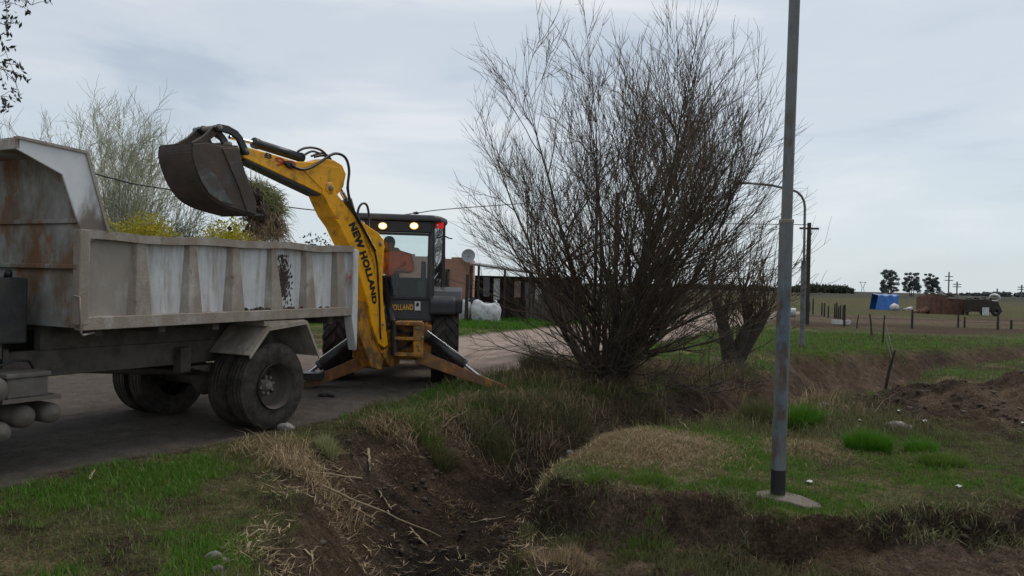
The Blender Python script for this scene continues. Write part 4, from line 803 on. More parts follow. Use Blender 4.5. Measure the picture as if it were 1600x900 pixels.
y, z = mx(489, 590, SX - .1); MB().box(SX - .30, SX + .1, y - .16, y + .14, z - .02, z + .09).build('leg_guard', 'black', hoe, bevel=.01)

# ------------------------------------------------------------------ digging arm (its own vertical plane, swung over the truck)
BF = Frame(-1.93, 12.40, rad(30), 0.0)
def bp_(u, v, lat=0.0): return BF.px(u, v, lat)
def bpoly(pts, lat=0.0): return [bp_(u, v, lat) for u, v in pts]
BW = .29
boom_px = [(528, 304), (521, 296), (513, 286), (506, 292), (504, 303), (511, 319), (520, 338), (532, 355), (547, 387), (554, 403), (563, 434), (575, 475), (580.5, 506), (586, 522), (592, 537), (601, 543.5), (607, 539), (604, 515), (602, 497), (599, 470), (598, 434), (601, 384), (599, 372), (592, 364), (573, 351), (554, 338), (543, 324)]
boom = MB().prism(bpoly(boom_px), 0, BW).build('boom', 'yellow', hoe, frame=BF, bevel=.012)
# raised edge strips and plates on the boom's side
for pts in ([(505, 305), (511, 300), (527, 322), (540, 336), (533, 342), (524, 341), (512, 320)], [(524, 344), (531, 341), (534, 349), (531, 354)]):
    MB().prism(bpoly(pts), -.012, .0).build('side_plate', 'yellow', boom, frame=BF, bevel=.004)
MB().prism(bpoly([(557, 470), (577, 470), (584, 506), (590, 530), (604, 560), (600, 578), (585, 575), (574, 548), (565, 522)]), .045, BW - .04).build('boom_foot', 'yellow_worn', boom, frame=BF, bevel=.012)
r0 = bp_(612, 548); cast = MB(); cast.prism(bpoly([(586, 528), (600, 556), (612, 575), (626, 570), (628, 552), (622, 535), (622, 522), (613, 515), (607, 520), (611, 540), (600, 550)]), .02, .27)
cast.build('swing_post', 'yellow_worn', hoe, frame=BF, bevel=.015)
stick_px = [(382, 247), (376, 241), (377, 231), (384, 229), (420, 239), (462, 252), (488, 253), (508, 248), (522, 250), (535, 258), (541, 272), (537, 292), (528, 304), (515, 305), (504, 304), (460, 283)]
stick = MB().prism(bpoly(stick_px, .03), .03, BW - .03).build('dipper_arm', 'yellow', hoe, frame=BF, bevel=.012)
MB().prism(bpoly([(382, 246), (460, 282), (504, 303), (498, 306), (457, 286.5), (384, 251)], .04), .04, BW - .04).build('underside_shade', 'black', stick, frame=BF)  # black strip standing in for the shadow along the arm's underside
MB().prism(bpoly([(474, 267), (497, 257), (530, 262), (536, 280), (527, 300), (506, 299)], .03), .018, .03).build('side_plate', 'yellow', stick, frame=BF, bevel=.004)
def pin(u, v, r, y0, y1, name, material, parent):
    x, z = bp_(u, v); MB().lathe([(0, y0), (r * .9, y0), (r, y0 + .008), (r, y1 - .008), (r * .9, y1), (0, y1)], 18, Matrix.Translation((x, 0, z))).build(name, material, parent, frame=BF)
pin(515, 294, .085, -.015, BW + .015, 'pivot_boss', 'yellow', boom); pin(515, 294, .04, -.04, BW + .04, 'pivot_pin', 'hub', boom)
pin(594, 381, .035, -.02, BW + .02, 'pivot_pin', 'hub', boom); pin(598, 507, .022, -.012, .0, 'pivot_pin', 'hub', boom); pin(556, 354, .02, -.012, 0, 'pivot_pin', 'hub', boom)
def cyl(a, b, c, lat, r, rr, name, parent, la=None):
    A, B, C = (Vector((bp_(*p)[0], lat, bp_(*p)[1])) for p in (a, b, c)); mb = MB()
    mb.tube([A, A.lerp(B, .05), A.lerp(B, .051), A.lerp(B, .92), A.lerp(B, .921), B], [r * 1.12, r * 1.12, r, r, r * 1.15, r * 1.15], 16); o = mb.build(name, 'black', parent, frame=BF)
    MB().tube([B, C], rr, 10).build('cylinder_rod', 'chrome', o if False else parent, frame=BF)
cyl((484, 246), (409, 222), (371, 213), BW / 2, .062, .024, 'bucket_cylinder', stick)
cyl((612, 515), (553, 312), (546, 300), BW / 2, .072, .035, 'boom_cylinder', boom)
cyl((597, 382), (574, 348), (538, 284), BW / 2 + .01, .06, .03, 'dipper_cylinder', boom)
cyl((618, 512), (600, 430), (594, 381), .04, .055, .028, 'boom_cylinder', boom)
# hoses: arcs round the elbow, along the boom, and behind the cylinder
HO = [([(452, 257), (459, 262), (470, 265), (483, 262), (497, 254), (510, 245), (522, 240), (533, 243), (540, 252), (543, 268), (541, 288), (542, 303), (547, 322), (555, 338), (564, 355), (575, 375), (584, 392)], -.03, .020),
      ([(474, 236), (484, 231), (497, 230), (510, 234), (519, 243), (522, 252)], .10, .017), ([(478, 243), (492, 236), (505, 240)], .05, .016), ([(500, 243), (516, 238), (528, 245), (534, 258)], .16, .016), ([(508, 244), (524, 242), (536, 254), (541, 272), (540, 290)], .20, .018),
      ([(566, 345), (568, 327), (574, 318), (581, 320), (584, 333), (584, 350), (581, 362)], .10, .018), ([(541, 292), (546, 318), (558, 345), (580, 380), (588, 410), (590, 440), (592, 470), (593, 510), (594, 530)], -.012, .014),
      ([(590, 440), (593, 470), (596, 500), (600, 525), (604, 545)], .31, .018), ([(598, 435), (601, 470), (604, 500), (612, 522)], .36, .018), ([(600, 440), (612, 450), (621, 462), (626, 480), (624, 505)], .20, .014), ([(610, 505), (606, 490), (601, 475), (601, 455)], .24, .02)]
for pts, lat, r in HO:
    P = [Vector((bp_(u, v)[0], lat, bp_(u, v)[1])) for u, v in pts]; Q = []
    for i in range(len(P) - 1):
        a, b, c, d = P[max(i - 1, 0)], P[i], P[i + 1], P[min(i + 2, len(P) - 1)]
        for k in range(4):
            t = k / 4; Q.append(.5 * ((2 * b) + (c - a) * t + (2 * a - 5 * b + 4 * c - d) * t * t + (3 * b - a - 3 * c + d) * t ** 3))
    Q.append(P[-1]); MB().tube(Q, r, 7).build('hydraulic_hose', 'hose', boom, frame=BF)
mb = MB(); mb.prism(bpoly([(444, 254), (447, 251), (453, 254), (458, 259), (455, 263), (448, 259)], .0), -.03, .03); mb.build('hose_clamp', 'black', stick, frame=BF)
# lettering along the boom and the dipper
path = [bp_(*p) for p in ((544, 351), (551, 367), (560, 392), (569, 420), (577, 447), (582, 476))]; tops = [bp_(*p) for p in ((554, 346), (562, 362), (570.5, 388), (579, 416), (585.5, 444.5), (589, 474))]
def along(A, B, y):
    pa = np.array(A); pb = np.array(B); d = np.concatenate([[0], np.cumsum(np.hypot(*np.diff(pa, axis=0).T))]); d /= d[-1]
    def fn(s, t):
        x0, z0 = np.interp(s, d, pa[:, 0]), np.interp(s, d, pa[:, 1]); x1, z1 = np.interp(s, d, pb[:, 0]), np.interp(s, d, pb[:, 1]); return (x0 + (x1 - x0) * t, y, z0 + (z1 - z0) * t)
    return fn
lettering('lettering', 'NEW HOLLAND', along(path, tops, -.004), 'text_black', boom, BF, .065)
lettering('lettering', 'CONSTRUCTION', along([bp_(*p) for p in ((567, 372), (573, 386), (579, 402), (584, 419))], [bp_(*p) for p in ((569.5, 370.5), (575.5, 384), (581.5, 400), (586, 417))], -.004), 'text_black', boom, BF)
lettering('lettering', 'B', along([bp_(*p, .03) for p in ((413, 246), (424, 249))], [bp_(*p, .03) for p in ((415, 238), (426, 241))], .026), 'text_black', stick, BF, .03)
lettering('lettering', '90', along([bp_(*p, .03) for p in ((428, 258), (461, 267))], [bp_(*p, .03) for p in ((430, 244), (464, 253))], .026), 'text_red', stick, BF, .025)
# bucket: two side plates, curved shell, linkage, teeth
y0b, y1b = -.14, BW + .14
prof = bpoly([(372, 230), (348, 229), (320, 223), (301, 225), (300, 240), (304, 258), (313, 282), (329, 306), (350, 320), (376, 329), (399, 335)], y0b)
def smooth_line(P, k=4):
    P = [Vector((p[0], p[1], 0)) for p in P]; Q = []
    for i in range(len(P) - 1):
        a, b, c, d = P[max(i - 1, 0)], P[i], P[i + 1], P[min(i + 2, len(P) - 1)]
        for j in range(k): t = j / k; q = .5 * ((2 * b) + (c - a) * t + (2 * a - 5 * b + 4 * c - d) * t * t + (3 * b - a - 3 * c + d) * t ** 3); Q.append((q.x, q.y))
    return Q + [(P[-1].x, P[-1].y)]
prof = prof[:4] + smooth_line(prof[3:])[1:]
open_ = bpoly([(400, 318), (393, 296), (384, 276), (376, 250)], y0b)
bk = MB()
for a, b in zip(prof[:-1], prof[1:]):
    dx, dz = b[0] - a[0], b[1] - a[1]; l = math.hypot(dx, dz); nx_, nz_ = -dz / l * .02, dx / l * .02
    bk.hexa([(a[0], y0b, a[1]), (a[0] - nx_, y0b, a[1] - nz_), (a[0], y1b, a[1]), (a[0] - nx_, y1b, a[1] - nz_), (b[0], y0b, b[1]), (b[0] - nx_, y0b, b[1] - nz_), (b[0], y1b, b[1]), (b[0] - nx_, y1b, b[1] - nz_)])
bucket = bk.build('bucket', 'bucket_shell', hoe, frame=BF)
for y0 in (y0b - .012, y1b - .012): MB().prism(prof + open_, y0, y0 + .024).build('bucket_side', 'bucket', bucket, frame=BF, bevel=.006)
MB().prism(bpoly([(309, 268), (322, 262), (338, 274), (352, 300), (366, 320), (345, 314), (328, 303), (316, 285)], y0b - .02), y0b - .018, y0b - .01).build('worn_patch', 'bright', bucket, frame=BF)
MB().prism(bpoly([(347, 232), (371, 231), (384, 272), (400, 316), (397, 334), (386, 331), (372, 290)], y0b - .02), y0b - .026, y0b - .01).build('side_cutter', 'bucket', bucket, frame=BF, bevel=.004)
for k in range(5):
    yy = y0b + .04 + (y1b - y0b - .08) * k / 4; x, z = prof[-1]; MB().prism([(x - .06, z + .03), (x - .06, z - .025), (x + .14, z + .0), (x + .14, z + .012)], yy - .03, yy + .03).build('bucket_tooth', 'bright', bucket, frame=BF)
for yy in (-.02, BW - .03):
    MB().prism(bpoly([(296, 236), (300, 222), (318, 212), (330, 200), (336, 195), (343, 199), (340, 208), (326, 220), (312, 232)]), yy, yy + .05).build('bucket_lug', 'bucket', bucket, frame=BF, bevel=.006)
    MB().prism(bpoly([(385, 238), (383, 243), (376, 243), (371, 230), (366, 218), (355, 210), (342, 206), (334, 206), (330, 199), (337, 194), (352, 197), (366, 205), (374, 215), (380, 228)]), yy - .045, yy).build('bucket_link', 'black', bucket, frame=BF, bevel=.006)
    MB().prism(bpoly([(333, 201), (340, 199), (352, 214), (358, 226), (350, 228), (343, 216)]), yy + .01, yy + .045).build('bucket_link', 'bucket', bucket, frame=BF)
for u, v in ((337, 200), (379, 236), (352, 226), (303, 228)): pin(u, v, .032, -.09, BW + .09, 'link_pin', 'hub', bucket)
# earth and torn grass hanging from the bucket
gp = Vector((bp_(428, 322)[0], BW / 2, bp_(428, 322)[1])); GW = BF.m @ gp
clump = empty('grass_clump', Matrix.Translation(GW), 'torn clump of grass and roots hanging from the digging bucket', 'grass')
mb = MB()
for k, (u, v, r) in enumerate(((402, 304, .09), (414, 318, .10), (424, 338, .09), (410, 332, .11), (400, 320, .12), (392, 308, .1), (434, 350, .06))): x, z = bp_(u, v); mb.lump((x, BW / 2 + (k % 3 - 1) * .09, z), r, 3, .28, k)
mb.build('soil_ball', 'clod', clump, frame=BF)
def strands(n, pts, spread, len0, len1, down, wid, name, material, parent, frame, lift=0.0):
    g = np.random.default_rng(5); V = []; Fc = []; T = []; b = 0
    for k in range(n):
        c = pts[g.integers(len(pts))]; p = np.array(c) + g.normal(0, spread, 3); d = g.normal(0, 1, 3); d[2] = d[2] * .7 + lift; d /= np.linalg.norm(d); l = g.uniform(len0, len1); s = np.cross(d, g.normal(0, 1, 3)); s = s / (np.linalg.norm(s) + 1e-6) * wid
        pr = p; ring = []
        for q in range(5):
            ring.append((pr - s * (1 - q / 5), pr + s * (1 - q / 5))); d = d + np.array([0, 0, -down * q * .3]); d /= np.linalg.norm(d); pr = pr + d * l / 4
        for q in range(4): V += [ring[q][0], ring[q][1], ring[q + 1][1], ring[q + 1][0]]; Fc += [b, b + 1, b + 2, b + 3]; T.append(4); b += 4
    V = np.array(V); m4 = np.array(frame.m); V = V @ m4[:3, :3].T + m4[:3, 3]
    # weld each strand into one island
    V = V.reshape(n, 4, 4, 3); W5 = np.concatenate([V[:, :, 0:2], V[:, 3:4, [3, 2]]], 1)          # n,5,2,3
    W5 = W5.reshape(n, 10, 3); base = np.array([[0, 1, 3, 2], [2, 3, 5, 4], [4, 5, 7, 6], [6, 7, 9, 8]]).ravel()
    Fi = (base[None] + (np.arange(n) * 10)[:, None]).ravel()
    return np_mesh(name, W5.reshape(-1, 3), Fi, np.full(n * 4, 4), material, parent)
def P3(*uv): return [(bp_(u, v)[0], BW / 2, bp_(u, v)[1]) for u, v in uv]
strands(1300, P3((404, 296), (415, 298), (426, 304), (436, 312), (440, 326), (430, 318)), .055, .10, .30, .8, .007, 'grass_blades', 'clumpgrass', clump, BF, .4)
strands(1200, P3((416, 326), (428, 338), (440, 340), (446, 356), (436, 362), (422, 352), (408, 340)), .055, .08, .30, .9, .006, 'roots', 'root', clump, BF, -.2)
strands(420, P3((420, 355), (410, 350), (434, 360), (446, 352), (440, 330), (428, 366)), .07, .15, .42, .9, .003, 'hanging_roots', 'root', clump, BF, -.6)
mb = MB()
for k in range(14):
    u, v = random.gauss(395, 16), random.uniform(342, 368); x, z = bp_(u, v); mb.lump((x, BW / 2 + random.uniform(-.2, .2), z), random.uniform(.008, .03), 1, .3, k)
tag(mb.build('falling_earth', 'clod', clump, frame=BF), kind='stuff')

# ------------------------------------------------------------------ operator in the cab (facing the back of the machine)
def skin_obj(name, nodes, edges, material, parent=None, frame=MF, sub=2, root=0):
    me = bpy.data.meshes.new(name); mm = frame.m if parent is None else (ROOTM[parent.name].inverted() @ frame.m)
    me.from_pydata([tuple(mm @ Vector(p[:3])) for p in nodes], edges, []); me.materials.append(M[material])
    o = bpy.data.objects.new(name, me); link(o, parent)
    if parent is None: ROOTM[o.name] = Matrix.Identity(4)
    sk = o.modifiers.new('skin', 'SKIN'); sk.use_smooth_shade = True
    for i, p in enumerate(nodes):
        d = me.skin_vertices[0].data[i]; r = p[3]; d.radius = r if isinstance(r, tuple) else (r, r); d.use_root = (i == root)
    ss = o.modifiers.new('subsurf', 'SUBSURF'); ss.levels = sub; ss.render_levels = sub
    return o
hy, hz = mpy(608, 384, .0); sy_, sz_ = mpy(622, 402, .05)
pel = (.18, .20, 1.74); sh = (.06, sy_ + .02, 2.14)
def hand(nodes, edges, wi, w, d, side):
    """palm and five fingers from wrist index wi at w, pointing along d"""
    d = Vector(d).normalized(); a = Vector((0, 1, 0)) * side; dn = Vector((0, 0, -1)); b = len(nodes); p = w + d * .05; nodes.append((*p, .030)); edges.append((wi, b))
    for k, (off, ln) in enumerate(((-.030, .060), (-.010, .072), (.010, .068), (.030, .052))):
        q = p + d * .035 + a * off; nodes.append((*q, .0095)); edges.append((b, len(nodes) - 1)); q2 = q + d * ln * .5 + dn * .012; nodes.append((*q2, .0085)); edges.append((len(nodes) - 2, len(nodes) - 1)); q3 = q2 + dn * ln * .45 + d * .006; nodes.append((*q3, .008)); edges.append((len(nodes) - 2, len(nodes) - 1))
    q = p - a * .040 - d * .01; nodes.append((*q, .010)); edges.append((b, len(nodes) - 1)); q2 = q + d * .035 - a * .006 + dn * .02; nodes.append((*q2, .009)); edges.append((len(nodes) - 2, len(nodes) - 1))
nodes = [(*pel, .13), (.15, (pel[1] + sh[1]) / 2, 1.93, .12), (*sh, .125), (sh[0] - .02, (sh[1] + hy) / 2 + .01, 2.25, .052), (-.0, hy, hz - .035, (.075, .085)), (.0, hy, hz + .055, (.085, .092)), (.0, hy, hz + .115, (.055, .06))]
edges = [(0, 1), (1, 2), (2, 3), (3, 4), (4, 5), (5, 6)]
jack = [(*pel, .155), (.15, (pel[1] + sh[1]) / 2, 1.93, .16), (sh[0], sh[1], 2.12, .15), (sh[0] - .01, (sh[1] + hy) / 2, 2.22, .075)]; je = [(0, 1), (1, 2), (2, 3)]
for s in (-1, 1):
    S = Vector((sh[0], sh[1] + s * .20, 2.13)); E_ = Vector((-.08, sh[1] + s * .25, 1.90)); Wr = Vector((-.30, .14 + s * .16, 1.90))
    b = len(nodes); nodes += [(*S, .062), (*E_, .047), (*Wr, .033)]; edges += [(2, b), (b, b + 1), (b + 1, b + 2)]; hand(nodes, edges, b + 2, Wr, (-1, 0, .1), s)
    b = len(jack); jack += [(*S, .085), (*E_, .068), (*(Wr + Vector((.05, 0, 0))), .050)]; je += [(2, b), (b, b + 1), (b + 1, b + 2)]
legs = [(*pel, .15)]; le = []
for s in (-1, 1):
    K = Vector((-.22, pel[1] + s * .16, 1.72)); A = Vector((-.30, pel[1] + s * .17, 1.32)); T_ = A + Vector((-.14, 0, -.05)); Hh = Vector((pel[0], pel[1] + s * .10, pel[2] - .02))
    b = len(nodes); nodes += [(*Hh, .085), (*K, .06), (*A, .042), (*T_, .035)]; edges += [(0, b), (b, b + 1), (b + 1, b + 2), (b + 2, b + 3)]
    b = len(legs); legs += [(*Hh, .10), (*K, .078), (*(A + Vector((0, 0, .03))), .06)]; le += [(0, b), (b, b + 1), (b + 1, b + 2)]
person = tag(skin_obj('person', nodes, edges, 'skin'), 'seated operator in an orange jacket behind the cab window', 'person')
skin_obj('jacket', jack, je, 'orange', person); skin_obj('trousers', legs, le, 'navy', person)
mb = MB(); mb.lump((.025, hy, hz + .055), .112, 3, .02, 1, (1, .92, 1.05)); hv = mb
hv.f = [f for f in hv.f if (sum(hv.v[i][2] for i in f) / 3 > hz + .045 or sum(hv.v[i][0] for i in f) / 3 > .05)]; hv.sm = [True] * len(hv.f); hv.build('hair', 'hair', person, frame=MF)
mb = MB(); mb.lump((-.088, hy, hz + .005), .018, 1, 0, 1, (1.1, .8, 1.3)); mb.lump((-.015, hy - .088, hz + .01), .022, 1, 0, 1, (.7, .4, 1.3)); mb.lump((-.015, hy + .088, hz + .01), .022, 1, 0, 1, (.7, .4, 1.3)); mb.build('nose_and_ears', 'skin', person, frame=MF)
mb = MB()
for s in (-1, 1): mb.lump((-.080, hy + s * .034, hz + .03), .011, 1, 0, 1, (.6, 1.4, .7))
mb.box(-.088, -.078, hy - .024, hy + .024, hz - .043, hz - .037); mb.build('eyes_and_mouth', 'hair', person, frame=MF)

# ------------------------------------------------------------------ trees
class Twigs:
    """many tapered tubes gathered for one mesh"""
    def __init__(s): s.V = []; s.F = []; s.b = 0; s.T = []
    def tube(s, P, R, n):
        P = np.asarray(P, float); m = len(P); t = np.gradient(P, axis=0); t /= np.linalg.norm(t, axis=1)[:, None] + 1e-9
        u = np.array([.31, .52, .79]); a = np.cross(t, u); a /= np.linalg.norm(a, axis=1)[:, None] + 1e-9; b = np.cross(t, a); R = np.asarray(R, float)
        th = np.arange(n) * 2 * math.pi / n
        ring = P[:, None] + R[:, None, None] * (a[:, None] * np.cos(th)[None, :, None] + b[:, None] * np.sin(th)[None, :, None])
        i = np.arange(m - 1)[:, None] * n; k = np.arange(n)[None]; k2 = (k + 1) % n
        f = np.stack([i + k, i + k2, i + n + k2, i + n + k], -1).reshape(-1, 4) + s.b
        s.V.append(ring.reshape(-1, 3)); s.F.append(f); s.T.append(np.full(len(f), 4)); s.b += m * n
    def build(s, name, material, parent=None):
        return np_mesh(name, np.concatenate(s.V), np.concatenate(s.F).ravel(), np.concatenate(s.T), material, parent, smooth=True)
def grow(p, d, ln, n, wob, up, g):
    P = [np.array(p, float)]; d = np.array(d, float); d /= np.linalg.norm(d); D = [d]
    for k in range(n):
        d = d + g.normal(0, wob, 3) + np.array([0, 0, up]); d /= np.linalg.norm(d); P.append(P[-1] + d * ln / n); D.append(d)
    return np.array(P), np.array(D)
def side_dir(d, ang, g):
    u = g.normal(0, 1, 3); u -= d * u.dot(d); u /= np.linalg.norm(u); return d * math.cos(ang) + u * math.sin(ang)
def bare_tree(name, base, label, specs, mats=('bark', 'twig', 'bud'), seed=1, buds=True, kids=(15, 6), tw=(.0035, .0016), kid_len=(.30, .5), group=None, wob=(.05, .07, .10), up=(.03, .05, .07), kid_ang=(.32, .62), sides=(6, 4, 3), cat='tree', tiplen=(.22, .5), kstart=.2, tip_ang=(.3, .75)):
    g = np.random.default_rng(seed); root = empty(name, Matrix.Translation(base), label, cat, group); A, B, C = Twigs(), Twigs(), []
    for off, d, ln, r in specs(g):
        n = 9; P, D = grow(np.array(base) + off, d, ln, n, wob[0], up[0], g); R = np.maximum(np.linspace(1, .0, n + 1) ** 1.15 * r, .004); A.tube(P, R, sides[0])
        nk = max(3, int(kids[0] * g.uniform(.7, 1.2)))
        for j in range(nk):
            t = g.uniform(kstart, .98) * n; i = min(int(t), n - 1); q = P[i] + (P[i + 1] - P[i]) * (t - i); fr_ = t / n
            l2 = ln * g.uniform(*kid_len) * (1.15 - .65 * fr_); P2, D2 = grow(q, side_dir(D[i], g.uniform(*kid_ang), g), l2, 6, wob[1], up[1], g); r2 = max(R[i] * .45, tw[0] * 1.2); R2 = np.linspace(1, .22, 7) * min(r2, .017); B.tube(P2, R2, sides[1])
            for m in range(int(kids[1] * g.uniform(.6, 1.3) + .5)):
                t2 = g.uniform(.15, .97) * 6; i2 = min(int(t2), 5); q2 = P2[i2] + (P2[i2 + 1] - P2[i2]) * (t2 - i2); l3 = g.uniform(*tiplen)
                P3_, D3 = grow(q2, side_dir(D2[i2], g.uniform(*tip_ang), g), l3, 4, wob[2], up[2], g); B.tube(P3_, np.linspace(tw[0], tw[1], 5), sides[2])
                if buds:
                    for w in range(1):
                        k = g.integers(2, 5); C.append(P3_[k])
    A.build('trunk', mats[0], root); cr_ = B.build('crown', mats[1], root)
    if buds and C:
        C = np.array(C); n = len(C); s = g.uniform(.005, .010, (n, 1, 1)); V = C[:, None] + ICO_V[None][:, [0, 3, 4, 9, 6, 11]] * s * np.array([1, 1, 1.8])
        Fb = np.array([(0, 2, 3), (0, 3, 1), (1, 4, 5), (0, 5, 2), (2, 5, 4), (3, 2, 4), (1, 3, 4), (0, 1, 5)]); Fi = (Fb[None] + (np.arange(n) * 6)[:, None, None]).ravel(); np_mesh('buds', V.reshape(-1, 3), Fi, np.full(n * 8, 3), mats[2], root)
    return root
# the big many-stemmed bush on the ditch bank
TBX, TBY = gnd(945, 600, -.05); TBY = 14.6; TBX = (945 - 800) / F_PX * TBY
TBZ = H1(TBX, TBY)
bushr = empty('leafless_shrub', Matrix.Translation((TBX, TBY, TBZ)), 'large leafless many-stemmed bush growing on the ditch bank', 'bush')
g = np.random.default_rng(12); tA, tB, budp = Twigs(), Twigs(), []
for k in range(17):
    a = k * 2.4 + g.uniform(-.3, .3); th = (.06 + .055 * k ** .9) * g.uniform(.75, 1.15); th = min(th, .74)
    P, D = grow(np.array([TBX + .30 * math.cos(a) * g.uniform(.3, 1), TBY + .25 * math.sin(a), TBZ - .12]), (math.sin(th) * math.cos(a) * 1.12 + .13, math.sin(th) * math.sin(a), math.cos(th)), g.uniform(5.1, 6.1) * (1 - .10 * th), 14, .055, .012, g)
    r0 = g.uniform(.05, .10) * (1 - .45 * th); R0 = np.maximum(np.linspace(1, 0, 15) ** .95 * r0, .006); tA.tube(P, R0, 8)
    for j in range(27):
        f = g.uniform(.05, .97) ** 1.05; t = f * 14; i = min(int(t), 13); q = P[i] + (P[i + 1] - P[i]) * (t - i)
        az = g.uniform(0, 6.28) if g.random() < .45 else a + g.normal(0, .8); el = g.uniform(.10, .75) + .75 * f                      # low branches reach out, high ones go up
        d = np.array([math.cos(az) * math.cos(el), math.sin(az) * math.cos(el), math.sin(el)]); l2 = (3.75 - 2.35 * f) * g.uniform(.55, 1.0) * (1 - .25 * (f < .12))
        P2, D2 = grow(q, d, l2, 10, .085, .035, g); r2 = min(R0[i] * .55, .034) * g.uniform(.6, 1.1); R2 = np.maximum(np.linspace(1, .06, 11) * r2, .0045); tA.tube(P2, R2, 5)
        for m in range(int(5 + 5 * l2 / 3)):
            t2 = g.uniform(.12, .98) * 10; i2 = min(int(t2), 9); q2 = P2[i2] + (P2[i2 + 1] - P2[i2]) * (t2 - i2); l3 = g.uniform(.45, 1.35) * (1.1 - .4 * t2 / 10)
            P3_, D3 = grow(q2, side_dir(D2[i2], g.uniform(.25, .62), g), l3, 6, .085, .055, g); tB.tube(P3_, np.linspace(max(R2[i2] * .55, .005), .0022, 7), 4)
            for w in range(g.integers(2, 6)):
                i3 = g.integers(1, 6); P4, _ = grow(P3_[i3], side_dir(D3[i3], g.uniform(.25, .65), g), g.uniform(.15, .5), 4, .09, .05, g); tB.tube(P4, np.linspace(.0034, .0017, 5), 3)
tA.build('trunk', 'bark', bushr); tB.build('crown', 'twig', bushr)
def low_specs(g):
    out = []
    for k in range(42):
        a = g.uniform(0, 6.28); th = g.uniform(.7, 1.5); out.append((np.array([g.normal(0, .45), g.normal(0, .25), -.05]), (math.sin(th) * math.cos(a), math.sin(th) * math.sin(a), math.cos(th)), g.uniform(.7, 1.9), g.uniform(.006, .014)))
    return out
bare_tree('bramble', (TBX - .25, TBY - .45, H1(TBX - .25, TBY - .45)), 'tangle of thin bare shoots round the foot of the leafless bush', low_specs, seed=9, kids=(7, 3), up=(-.05, -.03, .0), buds=False, wob=(.12, .14, .14), tiplen=(.12, .3), cat='shrub')
bare_tree('bramble', (TBX + 1.5, TBY + .5, H1(TBX + 1.5, TBY + .5)), 'tangle of thin bare shoots between the leafless bush and the pollarded tree', low_specs, seed=19, kids=(7, 3), up=(-.04, -.02, .0), buds=False, wob=(.12, .14, .14), tiplen=(.12, .3), cat='shrub')
# pollarded tree further along the bank
SBX, SBY = gnd(1145, 582, -.0); SBY = 18.2; SBX = (1148 - 800) / F_PX * SBY; SBZ = H1(SBX, SBY)
sroot = empty('pollarded_tree', Matrix.Translation((SBX, SBY, SBZ)), 'gnarled pollarded tree with short leaning limbs behind the leafless bush', 'tree')
tw_ = Twigs(); cw_ = Twigs(); g = np.random.default_rng(21); hsc = SBY / F_PX
def spx(u, v, dy=0): p = dep(u, v, SBY + dy); return np.array(p)
b0 = np.array([SBX, SBY, SBZ - .15])
for pts, rr in (([(1147, 585), (1140, 555), (1133, 520), (1127, 497), (1117, 470), (1112, 440)], (.26, .19, .15, .12, .08, .05)), ([(1149, 585), (1152, 550), (1162, 525), (1170, 505), (1165, 480), (1160, 455)], (.24, .17, .14, .12, .09, .05)), ([(1155, 560), (1172, 528), (1184, 508), (1196, 485)], (.15, .15, .15, .13)), ([(1146, 588), (1135, 582), (1129, 592)], (.08, .06, .03)), ([(1150, 588), (1160, 586), (1164, 594)], (.1, .07, .03))):
    P = np.array([spx(u, v, g.uniform(-.1, .1)) for u, v in pts]); tw_.tube(P, rr, 9)
    if len(pts) > 3:
        for k in range(44):
            i = g.integers(1, len(P)); d = side_dir(np.array([g.normal(0, .3), g.normal(0, .3), 1.0]) / 1.1, g.uniform(.1, 1.0), g); d /= np.linalg.norm(d); Q, D = grow(P[i] + g.normal(0, .04, 3), d, g.uniform(.8, 2.2), 7, .09, .02, g); cw_.tube(Q, np.linspace(.016, .004, 8), 4)
            for m in range(6):
                j = g.integers(2, 7); Q2, _ = grow(Q[j], side_dir(D[j], g.uniform(.3, .9), g), g.uniform(.2, .7), 4, .1, .03, g); cw_.tube(Q2, np.linspace(.006, .0025, 5), 3)
tw_.tube(np.array([[SBX + .02, SBY, SBZ - .25], spx(1146, 578), spx(1145, 560)]), (.36, .26, .2), 11); tw_.build('trunk', 'bark', sroot); cw_.build('crown', 'twig', sroot)
# pale willow and bare trees behind the truck
def will_specs(px_base, Yd, n, th1, l0, l1, r):
    def f(g):
        out = []
        for k in range(n):
            a = g.uniform(0, 6.28); th = g.uniform(.0, th1); out.append((np.array([g.normal(0, .2), g.normal(0, .2), 0]), (math.sin(th) * math.cos(a), math.sin(th) * math.sin(a), math.cos(th)), g.uniform(l0, l1), r * g.uniform(.6, 1.2)))
        return out
    return f
def tree_at(u, Yd): xx = (u - 800) / F_PX * Yd; return (xx, Yd, H1(xx, Yd))
bare_tree('willow_tree', tree_at(185, 24), 'pale leafless willow tree rising behind the truck', will_specs(0, 24, 46, .60, 4.3, 6.4, .032), mats=('greytwig', 'willow', 'willow'), seed=31, kids=(16, 10), tw=(.006, .003), up=(.02, .02, .05), kid_len=(.22, .42), buds=False, tiplen=(.3, .75), wob=(.05, .10, .22))
for k, (u, Yd, l0, l1, n, lab) in enumerate(((285, 30, 2.6, 4.0, 14, 'grey leafless tree standing behind the raised bucket'), (338, 33, 2.6, 3.8, 12, 'small grey leafless tree behind the middle of the truck box'), (225, 28, 2.4, 3.8, 12, 'low bare tree between the willow and the yellow bush'), (100, 30, 2.5, 4.5, 10, 'bare tree mostly hidden behind the truck canopy'))):
    bare_tree('leafless_tree', tree_at(u, Yd), lab, will_specs(0, Yd, n, .6, l0, l1, .05), mats=('greytwig', 'greytwig', 'greytwig'), seed=40 + k, kids=(11, 6), tw=(.010, .005), buds=False, tiplen=(.3, .7), wob=(.07, .1, .15), group='bare trees behind the truck')
